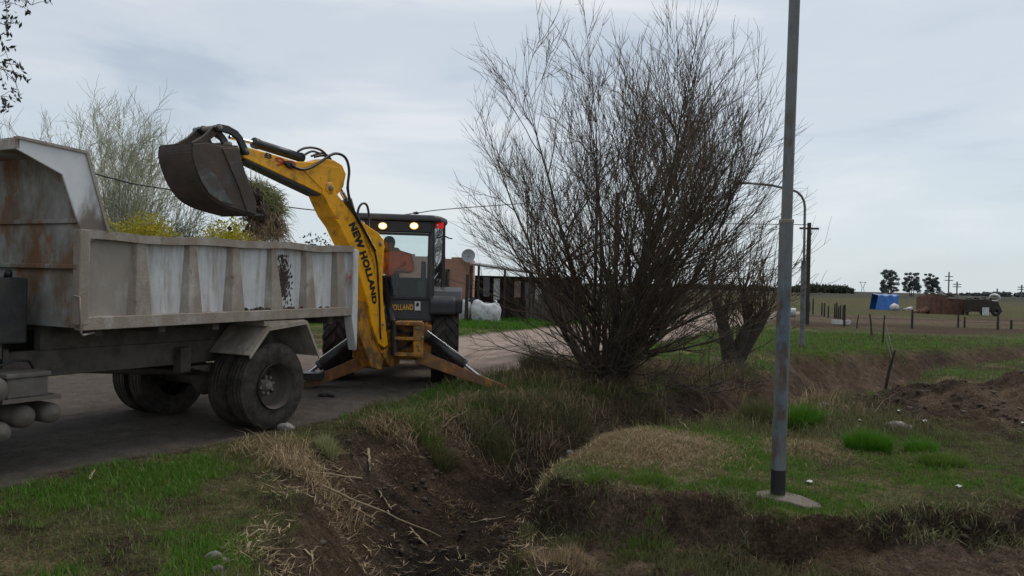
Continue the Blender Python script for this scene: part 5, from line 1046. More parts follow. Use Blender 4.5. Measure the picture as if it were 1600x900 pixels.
def leaf_mesh(name, C, size, material, parent, droop=0.0, long=1.0, seed=1):
    g = np.random.default_rng(seed); n = len(C); a = g.normal(0, 1, (n, 3)); a[:, 2] -= droop; a /= np.linalg.norm(a, axis=1)[:, None]; b = np.cross(a, g.normal(0, 1, (n, 3))); b /= np.linalg.norm(b, axis=1)[:, None] + 1e-9
    s = size * g.uniform(.6, 1.3, (n, 1)); a = a * s * long; b = b * s * .5
    V = np.stack([C - a * .5, C + b * .5, C + a * .5, C - b * .5], 1).reshape(-1, 3); return np_mesh(name, V, np.arange(n * 4), np.full(n, 4), material, parent)
def clump_pts(centres, radii, per, g):
    out = []
    for c, r in zip(centres, radii):
        d = g.normal(0, 1, (per, 3)); d /= np.linalg.norm(d, axis=1)[:, None]; out.append(np.array(c) + d * (g.random((per, 1)) ** .45) * np.array(r))
    return np.concatenate(out)
def bush(name, u, v_top, u_w, Yd, label, material, seed, leaf=.10, per=260, n=16, group=None, cat='bush'):
    g = np.random.default_rng(seed); b = tree_at(u, Yd); ztop = dep(u, v_top, Yd).z - b[2]; hw = u_w / 2 / F_PX * Yd
    root = empty(name, Matrix.Translation(b), label, cat, group); t = Twigs(); C = []; R = []
    for k in range(n):
        x = g.uniform(-1, 1) * hw * .85; z = ztop * (1 - .35 * (x / hw) ** 2) * g.uniform(.55, .95); p = np.array([b[0] + x, b[1] + g.normal(0, hw * .35), b[2] + z]); P, _ = grow(np.array(b) + [x * .2, 0, -.05], p - np.array(b), np.linalg.norm(p - np.array(b)), 5, .06, 0, g); t.tube(P, np.linspace(.04, .012, 6), 5); r = ztop * g.uniform(.10, .2); C.append(P[-1]); R.append((r * 1.5, r * 1.3, r))
    t.build('trunk', 'bark', root); leaf_mesh('crown', clump_pts(C, R, per, g), leaf, material, root, seed=seed); return root
bush('yellow_bush', 207, 336, 95, 17, 'yellow-green leafy bush showing above the truck rail beside the canopy', 'yleaf', 51, .07, 700, 26)
bush('yellow_bush', 360, 344, 120, 17.5, 'yellow-green leafy bush showing above the truck rail under the bucket', 'yleaf', 52, .07, 700, 30)
bush('dark_bush', 498, 362, 46, 34, 'small dark round bush seen between truck and boom', 'dleaf', 53, .16, 200, 10)
bush('olive_shrub', 265, 330, 60, 22, 'dark olive shrub growing under the bare trees', 'dleaf', 54, .07, 110, 14)
bush('olive_shrub', 180, 300, 80, 25, 'thin olive shrub under the pale willow', 'oleaf', 55, .07, 100, 16)
# gum tree beyond the left edge: its hanging branches reach into the picture
gb = tree_at(-210, 13.0); groot = empty('gum_tree', Matrix.Translation(gb), 'gum tree with leafy branch tips hanging beside the truck canopy', 'tree'); t = Twigs(); g = np.random.default_rng(60); LP = []
P, D = grow(np.array(gb) - [0, 0, .2], (.05, 0, 1), 9.0, 9, .03, 0, g); t.tube(P, np.linspace(.22, .08, 10), 9)
for (u, v, Yd), i in (((8, 2, 13), 7), ((50, 8, 13.2), 7), ((62, -18, 12.8), 8), ((10, 40, 12.9), 6), ((5, 108, 13), 5), ((16, 100, 13.3), 5), ((2, 150, 12.8), 4), ((-40, 60, 13), 6), ((-60, 130, 13), 5), ((-80, 10, 13), 7), ((28, -40, 12.7), 8), ((-50, -80, 13.2), 8), ((-250, -60, 13.5), 8), ((-330, 40, 13), 7), ((-300, 120, 12.6), 5)):
    e_ = np.array(dep(u, v, Yd)); s_ = P[i]; m_ = (s_ + e_) / 2 + [0, 0, .35]; Q = np.array([(1 - q) ** 2 * s_ + 2 * q * (1 - q) * m_ + q * q * e_ for q in np.linspace(0, 1, 9)]); t.tube(Q, np.linspace(.04, .005, 9), 5)
    for k in range(15):
        q = Q[g.integers(5, 9)]; Q2, _ = grow(q, g.normal(0, 1, 3) + [.4, 0, -.2], g.uniform(.15, .5), 4, .15, -.12, g); t.tube(Q2, np.linspace(.006, .003, 5), 3); LP += [Q2[j] + g.normal(0, .03, 3) for j in (2, 3, 3, 4, 4, 4)]
t.build('trunk', 'greytwig', groot); leaf_mesh('crown', np.array(LP), .085, 'gumleaf', groot, droop=1.2, long=1.3, seed=3)

# ------------------------------------------------------------------ lamp posts, utility post, cable
PX, PY = gnd(1215, 780, -.02); PZ = H1(PX, PY)
lp = empty('lamp_post', Matrix.Translation((PX, PY, PZ)), 'tall blue-grey steel lamp post with black painted foot on a concrete slab', 'lamp post', 'street lamp posts')
zj = dep(1225, 345, PY).z - PZ; zk = dep(1215, 735, PY).z - PZ
MB().tube([(0, 0, -.1), (0, 0, .002), (0, 0, zk * .5), (0, 0, zk + .01)], .0625, 20).build('painted_foot', 'pole_black', lp)
MB().tube([(0, 0, zk), (.004, 0, zk + 1), (.008, 0, zj)], [.061, .060, .0595], 20).build('lower_tube', 'pole', lp)
MB().tube([(.008, 0, zj - .02), (.008, 0, zj - .0), (.008, 0, zj + .012), (.008, 0, zj + .013)], [.063, .064, .062, .05], 20).build('collar', 'hub', lp)
arm = [(.008 + .028 * k / 6, 0, zj + (6.0 - zj) * k / 6) for k in range(7)]
for k in range(1, 9): a = k / 8 * rad(84); arm.append((.036 - .55 * (1 - math.cos(a)), .0, 6.0 + .55 * math.sin(a)))
arm += [(-.9, 0, 6.6), (-1.9, 0, 6.68)]
MB().tube(arm, [.047] * 7 + [.040] * 8 + [.032, .028], 16).build('upper_tube', 'pole', lp)
MB().lathe([(0, -.3), (.06, -.27), (.10, -.1), (.11, .1), (.07, .28), (0, .3)], 14, Matrix.Translation((-2.1, 0, 6.68)) @ Matrix.Rotation(rad(90), 4, 'Z') @ Matrix.Scale(.55, 4, (0, 0, 1))).build('lamp_head', 'pole_far', lp)
# broken concrete slab at its foot
sg = random.Random(5); pts = [(-.21, -.06), (-.07, -.17), (.02, -.21), (.13, -.33), (.27, -.31), (.29, -.20), (.22, -.03), (.10, .09), (-.04, .12), (-.17, .07)]
mb = MB(); n = len(pts); mb.add([(x, y, -.06) for x, y in pts] + [(x, y, .026 + .05 * y - .03 * max(0, x)) for x, y in pts], [tuple(range(n - 1, -1, -1)), tuple(range(n, 2 * n))] + [(i, (i + 1) % n, (i + 1) % n + n, i + n) for i in range(n)])
sz = H1(PX, PY); slab = mb.build('concrete_slab', 'concrete', None, frame=Matrix.Translation((PX, PY, sz - .004)), bevel=.012); tag(slab, 'broken grey concrete slab round the foot of the steel lamp post', 'slab')
def far_lamp(u, v, Yd, u_top, v_arm, u_end, v_end, label, material='pole_far'):
    b = dep(u, v, Yd); e_ = dep(u_end, v_end, Yd); h = dep(u_top, v_arm, Yd).z - b.z; dx = e_.x - b.x
    r = empty('lamp_post', Matrix.Translation(b), label, 'lamp post', 'street lamp posts'); top_ = dep(u_top, v_arm, Yd).x - b.x
    MB().tube([(0, 0, -.3), (top_ * .3, 0, h * .55)], .085, 12).build('lower_tube', material, r)
    Q = [(top_ * .3, 0, h * .55), (top_ * .8, 0, h - .55)] + [(top_ * .8 - .5 * (1 - math.cos(a)), 0, h - .55 + .55 * math.sin(a)) for a in (rad(20), rad(40), rad(60), rad(80))] + [(dx * .6, 0, (h + e_.z - b.z) / 2 + .04), (dx, 0, e_.z - b.z)]
    MB().tube(Q, .038, 10).build('upper_tube', material, r)
    MB().lathe([(0, -.3), (.07, -.25), (.11, 0), (.07, .25), (0, .3)], 12, Matrix.Translation((dx - .2, 0, e_.z - b.z)) @ Matrix.Rotation(rad(90), 4, 'Z') @ Matrix.Scale(.5, 4, (0, 0, 1))).build('lamp_head', material, r)
far_lamp(1253, 541, 25.5, 1258, 297, 1168, 286, 'dark lamp post with an arched arm beyond the ditch behind the leafless bush')
far_lamp(1226, 486, 78, 1228, 424, 1212, 421, 'distant thin lamp post near the field fence')
ub = dep(1260, 508, 42); up_ = empty('utility_post', Matrix.Translation(ub), 'dark wooden utility post just behind the arched lamp post', 'utility pole', 'utility posts'); uh = dep(1261, 348, 42).z - ub.z
MB().tube([(0, 0, -.3), (0, 0, uh)], [.14, .10], 10).build('post', 'darkwood', up_); MB().box(-.5, .5, -.04, .04, uh - .35, uh - .25).build('crossarm', 'darkwood', up_)
hidden = (4.9, 38.0); hp = empty('utility_post', Matrix.Translation((*hidden, 0)), 'wooden utility post hidden behind the stems of the leafless bush', 'utility pole', 'utility posts'); MB().tube([(0, 0, -.3), (0, 0, 6.2)], [.13, .10], 10).build('post', 'darkwood', hp)
leftp = (-19.0, 9.0); hp2 = empty('utility_post', Matrix.Translation((*leftp, 0)), 'wooden utility post beyond the truck carrying the black cable', 'utility pole', 'utility posts'); MB().tube([(0, 0, -.3), (0, 0, 6.2)], [.13, .10], 10).build('post', 'darkwood', hp2)
cpx = [dep(u, v, Yd) for u, v, Yd in ((150, 272, 16.0), (270, 297, 17.6), (470, 326, 21), (600, 337, 24.5), (650, 333, 26.3), (720, 325, 29.5))]
Q = [Vector((*leftp, 6.05)), Vector((-11.5, 14.2, 4.65))] + cpx + [Vector((*hidden, 6.0))]
S_ = []
for i in range(len(Q) - 1):
    a, b, c, d = Q[max(i - 1, 0)], Q[i], Q[i + 1], Q[min(i + 2, len(Q) - 1)]
    for k in range(6): t_ = k / 6; S_.append(.5 * ((2 * b) + (c - a) * t_ + (2 * a - 5 * b + 4 * c - d) * t_ * t_ + (3 * b - a - 3 * c + d) * t_ ** 3))
S_.append(Q[-1]); cb_ = tag(MB().tube(S_, .017, 6).build('overhead_cable', 'wire'), 'black sagging overhead cable passing behind the digging arm', 'cable'); MB().lump(cpx[4], .06, 2, .2, 3, (1.6, 1, .8)).build('cable_splice', 'wire', cb_)
MB().tube([Vector((*hidden, 5.8)), Vector((9, 40, 5.0)), Vector((ub.x, ub.y, ub.z + uh - .1))], .02, 5).build('cable_span', 'wire', cb_)

# ------------------------------------------------------------------ house, shed and bags across the road
HY = 35.0
def wx(u, Yd=HY): return dep(u, 450, Yd).x
def wz(u, v, Yd=HY): return dep(u, v, Yd).z
hx1 = wx(733); hz1 = wz(715, 403)
house = empty('brick_house', Matrix.Translation((hx1 - 2.5, HY, .1)), 'unfinished red brick house behind the backhoe cab', 'house')
mb = MB(); nb_ = 22; tops_ = [2.75 + .10 * math.sin(k * 1.7) * (k % 3 == 0) for k in range(nb_)]
for k in range(nb_): x0 = -3.4 + 5.9 * k / nb_; mb.box(x0, x0 + 5.9 / nb_, 0, .2, -.2, tops_[k])
mb.box(2.3, 2.5, .2, 5, -.2, 2.72); mb.box(-3.4, -3.2, .2, 5, -.2, 2.7); wall = mb.build('wall', 'brick', house)
MB().box(1.05, 1.55, -.03, .02, .3, 2.1).build('window', 'tint_glass', wall); 
mb = MB(); mb.box(.98, 1.05, -.06, .03, .2, 2.2).box(1.55, 1.62, -.06, .03, .2, 2.2).box(.98, 1.62, -.06, .03, 2.12, 2.22).box(1.27, 1.33, -.06, .0, .3, 2.1); mb.build('window_frame', 'wood', wall)
MB().box(-3.3, 2.42, .15, 5, 2.60, 2.68).build('roof', 'sheet', house)
dx, dz = wx(731) - (hx1 - 2.5), wz(731, 400) - .1
mb = MB(); mb.lathe([(0, .07), (.12, .05), (.22, .02), (.29, -.03), (.30, -.035)], 20, Matrix.Translation((dx - .0, -.25, dz)) @ Matrix.Rotation(rad(-14), 4, 'X')); dish = mb.build('satellite_dish', 'dish', house); MB().tube([(dx, -.2, dz), (dx - .1, .08, dz - .2), (dx - .1, .1, dz - .8)], .025, 6).build('dish_mast', 'black', dish)
for pp in dish.data.polygons: pp.use_smooth = True
shed = empty('open_shed', Matrix.Translation((hx1 + .3, HY, .1)), 'dark open lean-to shed with hanging clothes beside the brick house', 'shed')
mb = MB(); mb.hexa([(-.25, -.3, 2.42), (-.25, -.3, 2.50), (-.25, 3.4, 2.55), (-.25, 3.4, 2.63), (4.6, -.3, 1.85), (4.6, -.3, 1.93), (4.6, 3.4, 2.0), (4.6, 3.4, 2.08)]); mb.build('roof', 'sheet', shed)
MB().box(-.2, 4.5, 3.0, 3.1, -.2, 2.0).build('back_wall', 'wood', shed)
for k, x0 in enumerate((.05, 1.2, 2.3, 3.4, 4.4)): MB().box(x0, x0 + .10, 0, .1, -.2, 2.40 - .12 * x0).build('post', 'darkwood', shed)
for k in range(9): x0 = .3 + k * .46; MB().box(x0, x0 + .28, .35 + .1 * (k % 2), .40 + .1 * (k % 2), 1.05 - .12 * (k % 3), 1.95 - .1 * x0).build('hanging_cloth', ('cloth_g', 'white', 'dark', 'cloth_r')[k % 4], shed, bevel=.02)
for k in range(14): x0 = 2.2 + k * .17; MB().box(x0, x0 + .14, -.05, -.02, -.2, 1.15 + .12 * math.sin(k * 2.3)).build('plank', 'wood', shed)
# big white bulk bags in front
def bulk_bag(u0, u1, v0, v1, Yd, label, material, seed, tilt=0.0, print_=False):
    b = dep((u0 + u1) / 2, v1, Yd); w = (u1 - u0) / F_PX * Yd; h = (v1 - v0) / F_PX * Yd
    mb = MB(); bm = bmesh.new(); bmesh.ops.create_cube(bm, size=1.0); bmesh.ops.subdivide_edges(bm, edges=bm.edges[:], cuts=6, use_grid_fill=True); g = random.Random(seed); ph = [g.uniform(0, 6) for _ in range(5)]
    vs = []
    for v in bm.verts:
        x, y, z = v.co; bul = 1 + .22 * (1 - (2 * z) ** 2) ; k = .5 ** .5 / max(.5, math.hypot(x, y)) if math.hypot(x, y) > .5 else 1
        x, y = x * (1 - .25 * (1 - k)) * bul, y * (1 - .25 * (1 - k)) * bul; wr = .03 * math.sin(z * 9 + x * 7 + ph[0]) + .025 * math.sin(y * 11 + z * 5 + ph[1]) + .02 * g.uniform(-1, 1)
        vs.append(((x + wr) * w * .85, (y + wr) * w * .7, (z + .5 + .06 * math.sin(x * 8 + ph[2]) * (z > .3)) * h * .98 + tilt * x * w))
    fs = [tuple(v.index for v in f.verts) for f in bm.faces]; bm.free(); mb.add(vs, fs, True)
    r = empty('bulk_bag', Matrix.Translation((b.x, b.y, H1(b.x, b.y) - .03)), label, 'bag', 'bulk bags beside the brick house'); mb.build('sack', material, r)
    tp_ = MB()
    for s in (-1, 1): tp_.tube([(s * w * .36, -.2, h * .9), (s * w * .40, -.1, h * 1.08), (s * w * .30, .1, h * 1.1), (s * w * .34, .2, h * .9)], .03, 5)
    tp_.build('lifting_loop', material, r)
    if print_: MB().box(-w * .22, w * .12, -w * .445, -w * .43, h * .22, h * .36).build('print', 'blueprint', r)
bulk_bag(738, 779, 474, 507, 33.5, 'slumped white bulk bag with a faded blue print, tipped towards the road', 'bag', 1, -.12, True)
bulk_bag(706, 734, 468, 502, 34.0, 'upright white bulk bag between the fender and a dark post', 'bag', 2)
bulk_bag(745, 780, 462, 490, 35.8, 'white bulk bag behind the slumped one, under the shed roof', 'bag', 3)
bulk_bag(731, 750, 466, 503, 34.6, 'black plastic sack standing between the white bulk bags', 'blackbag', 4)
b = dep(728, 506, 33.2); r = empty('wooden_post', Matrix.Translation((b.x, b.y, H1(b.x, b.y))), 'dark upright post standing before the white bulk bags', 'post'); MB().tube([(0, 0, -.2), (.02, 0, 2.0)], [.08, .07], 8).build('post', 'darkwood', r)
# rough fences: each post a part
def fence(name, label, posts, material='darkwood', rails=()):
    bx, by = posts[0][0], posts[0][1]; r = empty(name, Matrix.Translation((bx, by, H1(bx, by))), label, 'fence'); tops = []
    for (x, y, h, rr, lean) in posts:
        z = H1(x, y) - H1(bx, by); MB().tube([(x - bx, y - by, z - .25), (x - bx + lean * .5, y - by, z + h * .5), (x - bx + lean, y - by, z + h)], [rr * 1.1, rr, rr * .85], 7).build('post', material, r); tops.append((x - bx + lean, y - by, z + h))
    for hfr in rails:
        for a, b in zip(tops[:-1], tops[1:]):
            if (Vector(a) - Vector(b)).length < 9: MB().tube([Vector(a) - Vector((0, 0, hfr)), Vector(b) - Vector((0, 0, hfr + .04))], .008, 4).build('wire', 'wire', r)
    return r
def post_px(u, v0, v1, rr=.06, du=0): x, y = gnd(u, v1, 0.0); h = (v1 - v0) / F_PX * y; return (x, y, h, rr * .62 * max(1, y / 38), du / F_PX * y)
fence('paling_fence', 'row of old dark fence posts at the edge of the field', [post_px(*p) for p in ((1264.5, 472, 489), (1270, 468, 493), (1284, 474, 494), (1288, 474, 495), (1294, 478, 496), (1304, 474, 497), (1307, 472, 497), (1310, 478, 498), (1313, 476, 498), (1317, 477, 500))], rails=(.25,))
fence('wire_fence', 'leaning wire fence posts between the ditch and the dirt track', [post_px(*p) for p in ((1319, 476, 510, .09), (1338, 492, 513, .05, 3), (1363, 492, 527, .06, -5), (1379, 493, 537, .05, 2), (1382, 492, 556, .07, 16))], rails=(.15, .5))
fence('field_fence', 'far fence posts along the dirt track by the brick ruin', [post_px(*p) for p in ((1425, 484, 513, .09), (1497, 490, 512, .07), (1507, 495, 512, .07), (1559, 494, 515, .09), (1580, 500, 514, .09))], rails=(.3,))
g = random.Random(8); fence('picket_fence', 'uneven picket fence far behind the leafless bush', [(1.0 + .42 * k, 47 + .12 * k, 1.2 + g.uniform(-.2, .45), .05, g.uniform(-.05, .05)) for k in range(34)], 'wood', rails=(.4,))
b = dep(1314, 507, 40); x, y = gnd(1314, 508); r = empty('white_trough', Matrix.Translation((x, y, H1(x, y))), 'long white trough lying by the wire fence', 'trough'); mb = MB(); mb.prism([(-.42, .05), (-.45, .28), (-.38, .28), (-.34, .12), (.34, .12), (.38, .28), (.45, .28), (.42, .05)], -.2, .2); mb.box(-.40, .40, -.22, -.2, .05, .27).box(-.4, .4, .2, .22, .05, .27).box(-.3, -.2, -.1, .1, -.05, .06).box(.2, .3, -.1, .1, -.05, .06); mb.build('trough', 'white', r)
x, y = gnd(1233, 497); r = empty('barrel', Matrix.Translation((x, y, H1(x, y))), 'pale barrel lying beyond the ditch beside the arched lamp post', 'barrel'); MB().lathe([(0, -.4), (.26, -.4), (.28, -.2), (.26, 0), (.28, .2), (.26, .4), (0, .4)], 16, Matrix.Translation((0, 0, .27)) @ Matrix.Rotation(rad(70), 4, 'Z')).build('drum', 'white', r)
# blue tarpaulin shelter, brick ruin and wrecked trailer far in the field
TY = 82.0; s_ = TY / F_PX
def fp(u, v, Yd): p = dep(u, v, Yd); return p
b = fp(1384, 482, TY); zb0 = H1(b.x, TY); r = empty('tarpaulin_shelter', Matrix.Translation((b.x, TY, zb0)), 'bright blue tarpaulin shelter out in the field', 'shelter')
mb = MB(); ph = .4; NU, NV = 12, 8; rows = []
for j in range(NV + 1):
    t_ = j / NV; row = []
    for i in range(NU + 1):
        s = i / NU; xl, xr = -1.45 + .55 * t_, 1.0 + .25 * t_ ** 2; x = xl + (xr - xl) * s; zz = 1.55 * t_ - .05 + .05 * math.sin(s * 14) * t_; yy = -.9 + .75 * t_ + .07 * math.sin(s * 17 + t_ * 6); row.append((x, yy, zz))
    rows.append(row)
rows.append([(p[0], 1.2, p[2] + .1) for p in rows[-1]]); rows.append([(p[0] * 1.1, 1.6, -.1) for p in rows[-2]])
V_ = [p for row in rows for p in row]; Fq = [(j * (NU + 1) + i, j * (NU + 1) + i + 1, (j + 1) * (NU + 1) + i + 1, (j + 1) * (NU + 1) + i) for j in range(len(rows) - 1) for i in range(NU)]; mb.add(V_, Fq, True); mb.build('tarpaulin', 'tarp', r)
for x0 in (-.8, 1.05): MB().tube([(x0, 0, -.1), (x0, 0, 1.5)], .05, 6).build('pole', 'darkwood', r)
x, y = fp(1397, 480, TY - 2).x, TY - 2; r = tag(MB().lump((x, y, H1(x, y) + .30), .42, 2, .15, 4, (1.1, 1, .9)).build('plastic_bundle', 'white'), 'white plastic bundle leaning on the blue tarpaulin shelter', 'bundle')
RY = 72.0; b = fp(1473, 489, RY); zb0 = H1(b.x, RY); ruin = empty('brick_ruin', Matrix.Translation((b.x, RY, zb0)), 'crumbling earthy brick ruin with a rough heaped top in the field', 'ruin')
mb = MB(); g = random.Random(2)
for k in range(14): x0 = -1.5 + 2.9 * k / 14; mb.box(x0, x0 + 2.9 / 14, -.6 - .04 * (k % 2), 1.8, -.2, 1.25 + .30 * math.sin(k * .5) + .25 * g.random())
mb.build('wall', 'hut', ruin)
mb = MB()
for k in range(18): mb.lump((g.uniform(-1.2, 1.4), g.uniform(-.5, 1.5), 1.45 + g.random() * .42), g.uniform(.12, .34), 1, .3, k, (1.4, 1, .6))
mb.build('heaped_top', 'chassis', ruin); mb = MB()
for k in range(16): q = g.random(); mb.lump((-1.5 - q * .8, g.uniform(-.8, .6), .05 + (1 - q) * .4), g.uniform(.12, .28), 1, .3, k)
mb.build('rubble', 'hut', ruin); MB().box(1.48, 1.62, -.6, -.4, -.2, 1.3).build('gate_post', 'darkwood', ruin); MB().box(1.85, 2.05, -.5, -.3, -.2, 1.5).build('gate_post', 'wood', ruin)
b = fp(1535, 489, 70); zb0 = H1(b.x, 70); wr_ = empty('wrecked_trailer', Matrix.Translation((b.x, 70, zb0)), 'dark wrecked trailer with junk beside the brick ruin', 'trailer')
MB().prism([(-1.3, .35), (-1.35, 1.4), (-.3, 1.45), (.9, 1.3), (1.2, .75), (1.35, .35)], -.7, .8).build('body', 'darkwood', wr_, bevel=.05); 
for x0 in (-.3, .7): MB().lathe([(.14, -.1), (.36, -.12), (.40, 0), (.36, .12), (.14, .1)], 20, Matrix.Translation((x0, -.78, .38)), closed=True).build('wheel', 'dark_rubber', wr_)
mb = MB()
for k in range(16): mb.lump((g.uniform(-1.2, .9), g.uniform(-.5, .5), 1.35 + g.random() * .25), g.uniform(.12, .28), 1, .35, 300 + k, (1.5, 1, .6))
mb.build('junk_load', 'chassis', wr_); MB().tube([(-1.3, -.6, .4), (-1.9, -.6, .3)], .06, 6).build('drawbar', 'darkwood', wr_)
MB().box(-.55, .02, -.93, -.9, .05, .75).build('white_panel', 'white', wr_); MB().lathe([(.28, -.08), (.42, -.1), (.44, .1), (.28, .08)], 20, Matrix.Translation((.85, -.3, 1.55)) @ Matrix.Rotation(rad(35), 4, 'X') @ Matrix.Rotation(rad(-30), 4, 'Z'), closed=True).build('white_tyre', 'white', wr_)
for k, (u, v) in enumerate(((1421, 484), (1432, 489), (1415, 485))): x, y = gnd(u, v); MB_ = MB().lump((x, y, H1(x, y) + .12), .28 - .06 * k, 2, .25, 70 + k, (1.3, 1, .8)); tag(MB_.build('rubbish_bag', 'white'), ('larger white rubbish bag lying between the blue shelter and the brick ruin', 'white rubbish bag lying against the rubble of the brick ruin', 'small white rubbish bag in the grass, closest to the blue shelter')[k], 'rubbish', 'white rubbish bags by the ruin')
# distant gum trees, poles, pylon, woodland
def far_tree(u, vt, vb, uw, Yd, label, seed):
    b = fp(u, vb, Yd); h = (vb - vt) / F_PX * Yd; w = uw / F_PX * Yd; g = np.random.default_rng(seed); zb = H1(b.x, Yd); root = empty('gum_tree', Matrix.Translation((b.x, Yd, zb)), label, 'tree', 'gum trees on the horizon'); t = Twigs(); C = []; R = []
    b0 = np.array([b.x, Yd, zb - .3]); h = h + (b.z - zb)
    for k in range(3):
        P, _ = grow(b0 + [w * .1 * (k - 1), 0, 0], (g.normal(0, .1), 0, 1), h * .6, 5, .05, 0, g); t.tube(P, np.linspace(.018, .010, 6) * h, 6)
        for m in range(16): e_ = b0 + np.array([g.uniform(-.5, .5) * w * (1.05 - .3 * g.random()), g.uniform(-.3, .3) * w, h * g.uniform(.18, .97)]); s = P[g.integers(2, 6)]; t.tube(np.array([s, (s + e_) / 2, e_]), np.array([.010, .007, .004]) * h, 4); C.append(e_); r = h * g.uniform(.03, .085); R.append((r * 1.5, r * 1.3, r))
    t.build('trunk', 'darkwood', root); leaf_mesh('crown', clump_pts(C, R, 170, g), h * .045, 'hazeleaf', root, seed=seed)
far_tree(1391, 421, 456, 30, 380, 'gum tree with a split double crown on the horizon', 1); far_tree(1424, 423, 457, 24, 390, 'dense single-crowned gum tree, middle one of the three on the horizon', 2); far_tree(1457, 427, 457, 24, 385, 'gum tree with a narrow top standing above the brick ruin', 3); far_tree(1379, 440, 456, 7, 400, 'small slim tree beside the split-crowned gum tree', 4)
def far_pole(u, vt, vb, Yd, label, arms=True):
    b = fp(u, vb, Yd); zb = H1(b.x, Yd); h = fp(u, vt, Yd).z - zb; r = empty('power_pole', Matrix.Translation((b.x, Yd, zb)), label, 'power pole', 'far power poles'); MB().tube([(0, 0, -.5), (0, 0, h)], .0008 * Yd, 6).build('post', 'pole_far', r)
    for zz in ((h * .82, h * .68) if arms else ()): MB().box(-.005 * Yd, .005 * Yd, -.1, .1, zz, zz + .001 * Yd).build('crossarm', 'pole_far', r)
far_pole(1482, 425, 458, 240, 'tall power pole with two crossarms behind the brick ruin'); far_pole(1495, 440, 459, 300, 'shorter power pole next to the tall one behind the ruin'); far_pole(1596, 445, 462, 300, 'lone power pole on the horizon beyond the wrecked trailer'); far_pole(1558, 451, 460, 320, 'low sign post on the horizon above the wrecked trailer', False)
b = fp(1348, 455, 700); zb = H1(b.x, 700); h = fp(1348, 440, 700).z - zb; r = empty('lattice_pylon', Matrix.Translation((b.x, 700, zb)), 'faint lattice pylon far away above the field', 'pylon'); mb = MB()
for s in (-1, 1): mb.tube([(s * 1.6, 0, 0), (s * .5, 0, h * .5), (s * 2.4, 0, h)], .22, 4)
mb.tube([(-3.2, 0, h * .95), (3.2, 0, h * .95)], .2, 4); mb.build('lattice', 'sheet', r)
g = np.random.default_rng(77)
def woodland(name, u0, u1, vt, Yd, label, n, material='hazeleaf'):
    C = []; R = []
    for k in range(n): u = g.uniform(u0, u1); q = 1 - abs((u - (u0 + u1) / 2) / ((u1 - u0) / 2)) ** 3; p = fp(u, 450, Yd); z0 = H1(p.x, Yd); ht = (fp(u, vt, Yd).z - z0) * (.45 + .55 * q) * g.uniform(.75, 1); C.append((p.x, Yd + g.uniform(-15, 15), z0 + ht * .5)); R.append((ht * .8, ht * .6, ht * .55))
    tag(leaf_mesh(name, clump_pts(C, R, 110, g), .0035 * Yd, material, None, seed=5), label, 'woodland', kind='stuff')
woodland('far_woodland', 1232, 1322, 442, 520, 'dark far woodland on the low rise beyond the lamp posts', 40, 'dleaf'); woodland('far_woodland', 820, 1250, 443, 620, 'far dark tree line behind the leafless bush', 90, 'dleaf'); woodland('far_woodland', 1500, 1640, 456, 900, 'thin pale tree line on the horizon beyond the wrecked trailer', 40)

# ------------------------------------------------------------------ grass tufts, reeds, stones, litter
def tuft(u, v, z0, rx_, ry_, h, n, material, label, seed, lean=.8, wid=.006, droop=.35, cat='grass tuft', group='grass tufts'):
    x, y, _ = hit(u, v); g = np.random.default_rng(seed); a = g.uniform(0, 6.28, n); q = np.sqrt(g.random(n)); px_, py_ = x + np.cos(a) * q * rx_, y + np.sin(a) * q * ry_
    P = np.stack([px_, py_, hgt(px_, py_) - .01], 1); h = h * 1.45; hh = h * (1 - .45 * q) * g.uniform(.6, 1.1, n); d = np.stack([np.cos(a), np.sin(a), np.zeros(n)], 1); d = d * (.25 + .75 * q)[:, None] + g.normal(0, .25, (n, 3)) * [1, 1, 0]
    V, Fa, T = blades(P, hh, np.full(n, wid) * g.uniform(.7, 1.3, n), lean, droop, g, d); r = empty('grass_tuft', Matrix.Translation((x, y, H1(x, y))), label, cat, group); np_mesh('blades', V, Fa, T, material, r)
